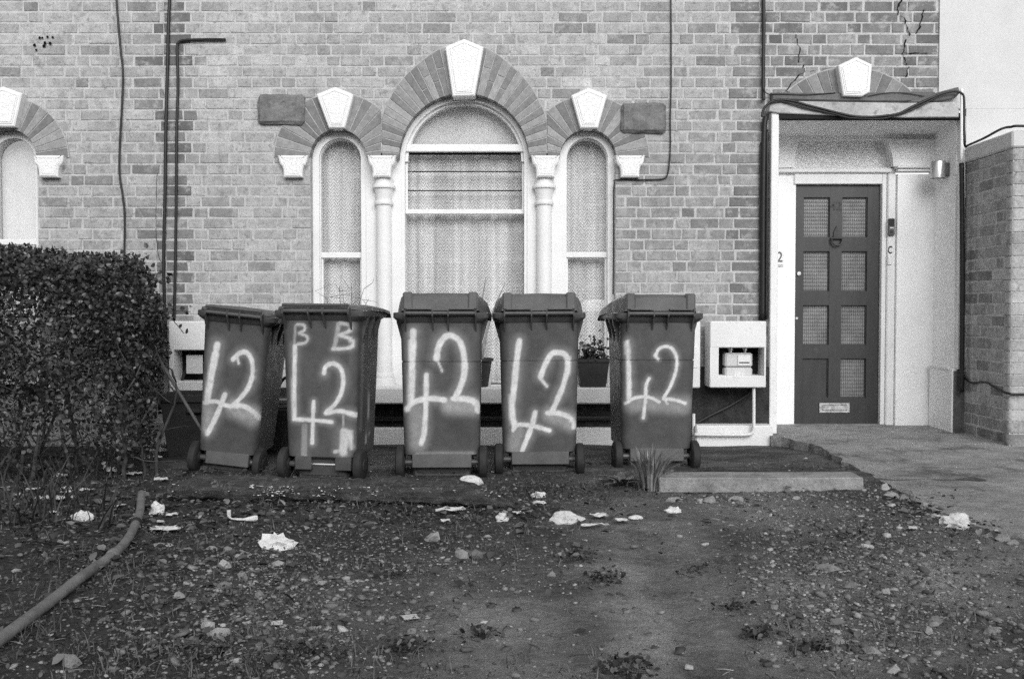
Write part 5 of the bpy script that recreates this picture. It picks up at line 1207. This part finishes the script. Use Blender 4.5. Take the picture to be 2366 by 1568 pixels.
MB().bbox(g.x - .105, g.x + .105, g.y + .02, g.y + .06, g.z + .005, g.z + .045, .008).build('stock', M['woodpole'], T)
for q in range(34): x = g.x - .1 + q * .0061; m = MB().tube([(x, g.y + .03, g.z + .03), (x + random.gauss(0, .003), g.y - .01, g.z + .035), (x + random.gauss(0, .008), g.y - .05, g.z + .022)], [.0034, .0036, .0026], 5); m.build('bristle', M['litter'], T)
p = atY(378, 908, -.75); T = empty('recycling_box', (p.x + .3, -.75, .02), 'dark plastic tub standing behind the leaning bin under the meter box', 'tub')
m = MB(); cx_, cy_ = p.x + .32, -.72
m.add([(cx_ + sx * a_, cy_ + sy * b_, z) for z, a_, b_ in ((.03, .24, .17), (p.z - .05, .285, .2), (p.z - .045, .31, .22), (p.z, .31, .22), (p.z, .28, .195), (.06, .23, .165)) for sx, sy in ((-1, -1), (1, -1), (1, 1), (-1, 1))], [(j * 4 + i, j * 4 + (i + 1) % 4, (j + 1) * 4 + (i + 1) % 4, (j + 1) * 4 + i) for j in range(5) for i in range(4)] + [(3, 2, 1, 0), (20, 21, 22, 23)])
m.build('tub', M['terracotta'], T); MB().bbox(cx_ - .1, cx_ + .1, cy_ - .235, cy_ - .2, p.z - .12, p.z - .09, .006).build('grip', M['terracotta'], T)
for q, (w_, zq, lb) in enumerate(((.2, .40, 'grey flat board on the low stack between leaning bin and BB bin'), (.22, .37, 'lower grey board of the low stack between leaning bin and BB bin'))):
    c = atY(640, 925, -.6); o = MB().bbox(c.x - w_, c.x + w_, -.66, -.5, c.z - .018 - q * .03, c.z + .008 - q * .03, .003).build('board', M['stone_pale']); tag(o, lb, 'board')
c = atY(640, 925, -.6); o = MB().bbox(c.x - .23, c.x + .23, -.68, -.48, .03, c.z - .052, .01).build('crate', M['terracotta']); tag(o, 'dark crate under the flat boards behind the BB bin', 'crate')
o = MB().tube(spline([atY(u, v, -.55) for u, v in ((615, 935), (628, 915), (642, 895), (655, 875), (672, 868))], 6), .011, 8).build('loose_hose', M['black'], None, smooth=True); tag(o, 'black hose curving up between the leaning bin and BB bin', 'hose')

# ------------------------------------------------------------------ litter and single stones
def crumple(name, u, v, wpx_, hpx_, label, cat, seed, mat=None, flat=.35, group=None, sub=3, amp=.45, yaw=0):
    g = ground(u, v + hpx_ * .35); d = g.y - CAM_Y; s = d / F; wx, hz_ = wpx_ * s / 2, hpx_ * s / 2
    V, Fc = ico(sub); out = []
    RR = Euler((seed * 1.7, seed * 2.9, seed * .83)).to_matrix()
    for p in V:
        p = RR @ Vector(p)
        n1 = mnoise.fractal(Vector(p) * 1.6 + Vector((seed * 5.3, seed, 0)), .9, 2.2, 5); n2 = abs(mnoise.noise(Vector(p) * 3.1 + Vector((0, seed * 2.1, 4)))); r = 1 + amp * n1 - amp * .7 * n2
        out.append((p[0] * r * wx * 1.05, p[1] * r * max(wx * .6, hz_), max(-.3, p[2]) * r * hz_ * 1.5))
    R = Matrix.Rotation(yaw, 3, 'Z'); m = MB().add([R @ Vector(q) for q in out], Fc)
    o = m.build(name, mat or M['litter'], None, loc=(g.x, g.y, g.z + hz_ * .25)); tag(o, label, cat, group); return o
def scrap(u, v, wpx_, lpx, label, seed, mat=None, curl=.25, yaw=None, name='paper_scrap', cat='litter'):
    rnd = random.Random(seed); g = ground(u, v); d = g.y - CAM_Y; s = d / F; wx, wy = wpx_ * s / 2, lpx * s / 2 * 2.6; vs = []; n = 9
    jag = [rnd.uniform(.7, 1.0) for _ in range(4 * n)]
    for j in range(n):
        for i in range(n):
            a, b = i / (n - 1) * 2 - 1, j / (n - 1) * 2 - 1
            e = max(abs(a), abs(b)); kx_ = 1 - .22 * (1 - jag[(j * 3 + seed) % 36]) * e * 4 if e > .9 else 1
            z = .010 + curl * wx * (.5 + .5 * mnoise.noise(Vector((a * 1.1 + seed, b * 1.1, 0)))) + .25 * curl * wx * mnoise.noise(Vector((a * 3 + seed, b * 3, 2)))
            vs.append((a * wx * kx_, b * wy * kx_, max(.008, z)))
    vs2 = [(x, y, z - .0012) for x, y, z in vs]; fs = [(j * n + i, j * n + i + 1, (j + 1) * n + i + 1, (j + 1) * n + i) for j in range(n - 1) for i in range(n - 1)]
    m = MB().add(vs, fs); m.add(vs2, [f[::-1] for f in fs]); o = m.build(name, mat or M['litter'], None, loc=g, smooth=True); o.rotation_euler = (0, 0, rnd.uniform(-.5, .5) if yaw is None else yaw); return tag(o, label, cat)
scrap(385, 1052, 78, 22, 'white torn sheet by the foot of the leaning bin', 1, curl=.5); scrap(350, 1062, 50, 10, 'narrow white strip left of the torn sheet near the leaning bin', 2, curl=.3)
scrap(372, 1112, 36, 12, 'small white scrap at the left end of the rotten timber', 3, curl=.5); scrap(262, 1093, 34, 16, 'grey-white scrap lying under the hedge', 4, curl=.5)
scrap(300, 1100, 30, 12, 'folded pale scrap beside the grey-white one under the hedge', 5, curl=.5)
scrap(122, 1160, 62, 10, 'folded white paper wedge at far left under the hedge', 6, curl=.45, yaw=-.1)
crumple('crumpled_paper', 190, 1192, 52, 26, 'crumpled white paper at far left left of the hose', 'litter', 7); crumple('crumpled_paper', 362, 1174, 34, 34, 'upright crumpled white tissue right of the hose tip', 'litter', 8)
scrap(378, 1226, 66, 18, 'flattened white wrapper right of the hose bend', 9, curl=.45); crumple('pale_stone', 376, 1259, 50, 11, 'flat pale stone below the white wrapper by the hose', 'stone', 10, M['stone_pale'], amp=.25)
T = empty('broken_cup', ground(562, 1208), 'broken white plastic cup rim lying below the timber', 'litter'); g = ground(562, 1208); s = .0021
o = MB().tube(spline([g + Vector((-.068, 0, .055)), g + Vector((-.064, 0, .02)), g + Vector((-.03, -.01, .014)), g + Vector((.02, 0, .012)), g + Vector((.066, .01, .016))], 4), [.010, .010, .010, .009, .005, .004, .004, .004, .005, .006, .006, .006, .010, .012, .014, .014, .012], 8).build('rim', M['litter'], T)
crumple('plastic_bag', 642, 1252, 84, 40, 'largest crumpled white bag lying in the dirt left of centre', 'bag', 11, amp=.6)
g = ground(1085, 1116); o = crumple('plastic_bag', 1085, 1108, 60, 24, 'smooth white bag hump behind the right half of the timber', 'bag', 12, amp=.18)
scrap(1040, 1187, 76, 12, 'torn white paper strip below the timber', 13, curl=.4); crumple('crumpled_paper', 1160, 1195, 30, 20, 'small crumpled white scrap right of the torn strip', 'litter', 14)
crumple('crushed_bottle', 1308, 1196, 78, 28, 'crushed clear bottle lying right of the timber end', 'bottle', 15, M['litter'], amp=.3)
scrap(1384, 1200, 42, 14, 'bent white scrap right of the crushed bottle', 16, curl=.7); scrap(1370, 1220, 56, 8, 'thin white torn scrap below the crushed bottle', 17, curl=.3)
crumple('oval_disc', 1468, 1193, 34, 9, 'small oval pale disc on the dirt near the strap leaves', 'litter', 18, amp=.08); crumple('crumpled_paper', 1556, 1178, 36, 16, 'small crumpled wrapper just below the kerb stone left end', 'litter', 19)
crumple('plastic_bag', 2208, 1202, 72, 34, 'crumpled white bag caught at the broken path edge', 'bag', 20, amp=.45)
scrap(947, 1430, 42, 16, 'square white card lying alone in the foreground dirt', 21, curl=.05, yaw=.35); scrap(1118, 1443, 14, 7, 'tiny white scrap right of the square card', 22, curl=.3)
crumple('crumpled_paper', 1243, 1142, 34, 14, 'small white tissue just right of the timber end', 'litter', 41)
scrap(640, 1446, 30, 14, 'white angular chip left of the square card', 23, curl=.2)
st = [(165, 1525, 44, 40, 'upright grey stone at bottom left'), (505, 1462, 52, 24, 'rough brick shard lying above the bottom left weeds'), (480, 1441, 42, 22, 'grey stone left of the brick shard'), (490, 1264, 38, 14, 'pale flat stone right of the hose'), (525, 1268, 26, 16, 'round stone touching the pale flat stone right of the hose'),
      (520, 1310, 44, 20, 'lumpy stone above the left gravel patch'), (515, 1350, 40, 26, 'angular stone at the left side of the gravel patch'), (563, 1330, 30, 20, 'rounded stone among the left gravel'), (1066, 1276, 34, 24, 'pale lumpy stone of the pair in mid yard'), (1098, 1281, 42, 24, 'darker stone of the pair in mid yard'),
      (1557, 1152, 40, 16, 'pale stone under the left part of the kerb stone'), (1640, 1153, 38, 18, 'whitest stone under the kerb stone middle'), (1700, 1150, 42, 16, 'wedge of stone under the kerb stone, third from its left end'), (1840, 1148, 28, 10, 'small flat stone under the right half of the kerb stone'),
      (1912, 1308, 72, 18, 'long flat pale stone in the right gravel patch'), (1938, 1294, 34, 14, 'dark broken tile piece behind the long flat pale stone'), (2000, 1260, 36, 16, 'flat round stone behind the right gravel patch'), (1962, 1350, 38, 20, 'square pale stone right of the long flat one'), (2045, 1365, 34, 18, 'rounded stone at the right of the gravel patch'),
      (2160, 1430, 40, 26, 'grey lump of concrete at right of the yard'), (2145, 1455, 26, 24, 'pale stone in front of the concrete lump at right'), (2290, 1455, 60, 24, 'long grey stone near the right edge'), (1815, 1220, 34, 14, 'pale flat stone in front of the kerb stone'), (1938, 1480, 44, 18, 'flat stone in the right foreground gravel'), (2015, 1500, 44, 22, 'pale stone lowest in the right foreground gravel'),
      (2060, 1545, 44, 26, 'pale lump at the bottom edge right of centre'), (1000, 1240, 42, 26, 'dull rounded stone above the pair in mid yard'), (640, 1300, 40, 16, 'buried stone right of the left gravel patch'), (600, 1370, 36, 16, 'grey flat stone low in the left gravel'), (745, 1345, 34, 16, 'grey pebble at the right side of the left gravel')]
for i, (u, v, w_, h_, lb) in enumerate(st): crumple('stone', u, v, w_, h_, lb, 'stone', 60 + i, M['stone_pale'] if 'dark' not in lb[:5] else M['lead'], group='single stones lying in the yard', sub=1, amp=.55, yaw=random.uniform(-.4, .4))
# cobbles at the broken edge of the path
rnd = random.Random(91)
for i in range(14):
    t = i / 13; u = 2040 + t * 300; v = np.interp(u, [2000, 2130, 2250, 2365], [1112, 1160, 1215, 1250]) + rnd.uniform(-4, 10)
    crumple('stone', u, v, rnd.uniform(22, 44), rnd.uniform(12, 20), 'rubble piece along the broken edge of the path', 'stone', 120 + i, M['stone_pale'], group='rubble along the path edge', sub=1, amp=.55, yaw=rnd.uniform(-.5, .5))

# ------------------------------------------------------------------ chips, straws and moss
rnd = random.Random(55)
for vr in range(3):
    base = [(x + rnd.uniform(-.35, .35), y + rnd.uniform(-.35, .35), z * .45 + rnd.uniform(-.2, .2)) for z in (-1, 1) for x, y in ((-1, -1), (1, -1), (1, 1), (-1, 1))]
    P = sample_ground(1100, lambda u, v: max(.06, d_gravel(u, v)) if not on_path(u, v) else .01); n_ = len(P); s = RNG.uniform(.002, .007, n_) * RNG.choice([.7, 1, 1.7], n_)
    P[:, 2] += s * .3
    o = scatter('rubble_chips', base, [[0, 3, 2, 1], [4, 5, 6, 7], [0, 1, 5, 4], [1, 2, 6, 5], [2, 3, 7, 6], [3, 0, 4, 7]], P, rots(n_, .35), np.stack([s * RNG.uniform(.8, 1.6, n_), s, s], 1), RNG.choice([.2, .3, .45, .6, .9], n_, p=[.25, .3, .25, .14, .06]), M['gravel']); o['kind'] = 'stuff'; tag(o, 'small angular rubble chips trodden into the dirt', 'rubble')
stick = [(-1, -.03, 0), (-1, .03, 0), (-1, 0, .05), (0, -.035, .05), (0, .035, .05), (0, 0, .1), (1, -.02, 0), (1, .02, 0), (1, 0, .04)]; stickf = [[0, 3, 5, 2], [1, 2, 5, 4], [0, 1, 4, 3], [3, 6, 8, 5], [4, 5, 8, 7], [3, 4, 7, 6], [0, 2, 1], [6, 7, 8]]
P = sample_ground(1300, lambda u, v: (.12 + .9 * d_dead(u, v) + .35 * d_weed(u, v)) if not on_path(u, v) else .01); n_ = len(P); L_s = RNG.uniform(.006, .03, n_); P[:, 2] += RNG.uniform(.002, .012, n_)
o = scatter('dry_stalks', stick, stickf, P, rots(n_, .12), np.stack([L_s, L_s * .8 + .02, L_s * .8 + .02], 1), RNG.choice([.3, .7, 1.2, 2.4, 3.6], n_, p=[.25, .3, .25, .14, .06]), M['deadleaf']); o['kind'] = 'stuff'; tag(o, 'dry stalks and twigs littering the dirt', 'twigs')
a, b = ground(395, 1150), ground(1195, 1170); P = []
for q in range(1000):
    t = random.random(); c = a.lerp(b, t); P.append((c.x + random.gauss(0, .02), c.y + .05 * math.sin(t * 2.2) + random.uniform(-.09, .07) , .12 + max(0, random.uniform(-.03, .055)) * (1 if t < .85 else .4)))
P = np.array(P); n_ = len(P); s = RNG.uniform(.006, .02, n_)
o = scatter('moss', leafv, leaff, P, rots(n_, full=True), np.stack([s, s, s], 1), RNG.choice([.2, .5, 1.0, 2.0], n_, p=[.35, .3, .25, .1]), M['deadleaf']); o['kind'] = 'stuff'; tag(o, 'moss and leaf crumbs clinging to the rotten timber', 'moss')

rnd = random.Random(63)
for q in range(26):
    u, v = (rnd.uniform(20, 420), rnd.uniform(1085, 1260)) if q < 17 else (rnd.uniform(950, 1450), rnd.uniform(1165, 1235)) if q < 22 else (rnd.uniform(2040, 2330), rnd.uniform(1165, 1235))
    o = scrap(u, v, rnd.uniform(14, 34), rnd.uniform(7, 14), 'small pale scrap of litter lying among leaves on the dirt', 300 + q, curl=rnd.uniform(.3, .8)); o['group'] = 'small scraps of litter'
P = []; V_ = []
for (u, v, su, sv, n_) in ((1335, 1290, 26, 8, 170), (1392, 1338, 24, 9, 150), (1110, 1470, 22, 7, 90), (935, 1500, 30, 10, 150), (1440, 1548, 34, 12, 220), (1752, 1467, 22, 9, 120), (1872, 1500, 26, 9, 130), (1960, 1238, 30, 6, 90), (905, 1330, 26, 8, 90), (455, 1505, 40, 14, 160), (700, 1512, 44, 14, 200), (1300, 1140, 90, 10, 320), (1620, 1320, 26, 6, 60), (1690, 1405, 24, 8, 80), (2120, 1165, 40, 10, 160), (2260, 1225, 40, 8, 140), (260, 1300, 90, 22, 260), (1010, 1165, 130, 6, 240)):
    for _ in range(n_):
        g = ground(rnd.gauss(u, su), rnd.gauss(v, sv)); P.append((g.x, g.y, g.z + rnd.uniform(.0, .028))); V_.append(rnd.choice([.15, .3, .5, .9, 1.5]))
P = np.array(P); n_ = len(P); s_ = RNG.uniform(.008, .026, n_)
o = scatter('weed_patches', leafv, leaff, P, rots(n_, .8), np.stack([s_, s_, s_], 1), V_, M['grass'], smooth=True); o['kind'] = 'stuff'; tag(o, 'dark low weed patches dotted over the bare dirt', 'weeds')

# ------------------------------------------------------------------ the other side of the street (seen mirrored in the panes)
opp = empty('opposite_house', (0, -25, 0), 'brick house across the street, seen only as reflections in the window panes', 'house')
MB().box(-14, 14, -25.4, -25, -.2, 6.6).build('wall', gmat('far_brick', .22, .3, 2, .9, .1, .2, 20), opp)
MB().add([(-14.3, -24.7, 6.6), (14.3, -24.7, 6.6), (14.3, -29, 9.0), (-14.3, -29, 9.0), (-14.3, -24.7, 6.4), (14.3, -24.7, 6.4), (14.3, -29, 8.8), (-14.3, -29, 8.8)], [(0, 1, 2, 3), (7, 6, 5, 4), (0, 4, 5, 1), (1, 5, 6, 2), (2, 6, 7, 3), (3, 7, 4, 0)]).build('roof', M['lead'], opp)
for ix in range(-5, 6):
    for z0_, h_ in ((.9, 1.9), (3.7, 1.8)):
        xc = ix * 2.55 + .4; wd = .75 if ix % 3 else 1.05
        w_ = MB().ring([(xc - wd, z0_), (xc + wd, z0_), (xc + wd, z0_ + h_), (xc - wd, z0_ + h_)], [(xc - wd + .16, z0_ + .16), (xc + wd - .16, z0_ + .16), (xc + wd - .16, z0_ + h_ - .16), (xc - wd + .16, z0_ + h_ - .16)], -25.02, -24.9).build('window', M['white'], opp)
        MB().box(xc - wd + .16, xc + wd - .16, -24.99, -24.93, z0_ + h_ / 2 - .05, z0_ + h_ / 2 + .05).build('rail', M['white'], w_)
        MB().box(xc - wd + .16, xc + wd - .16, -24.998, -24.985, z0_ + .16, z0_ + h_ - .16).build('pane', M['dark'], w_)
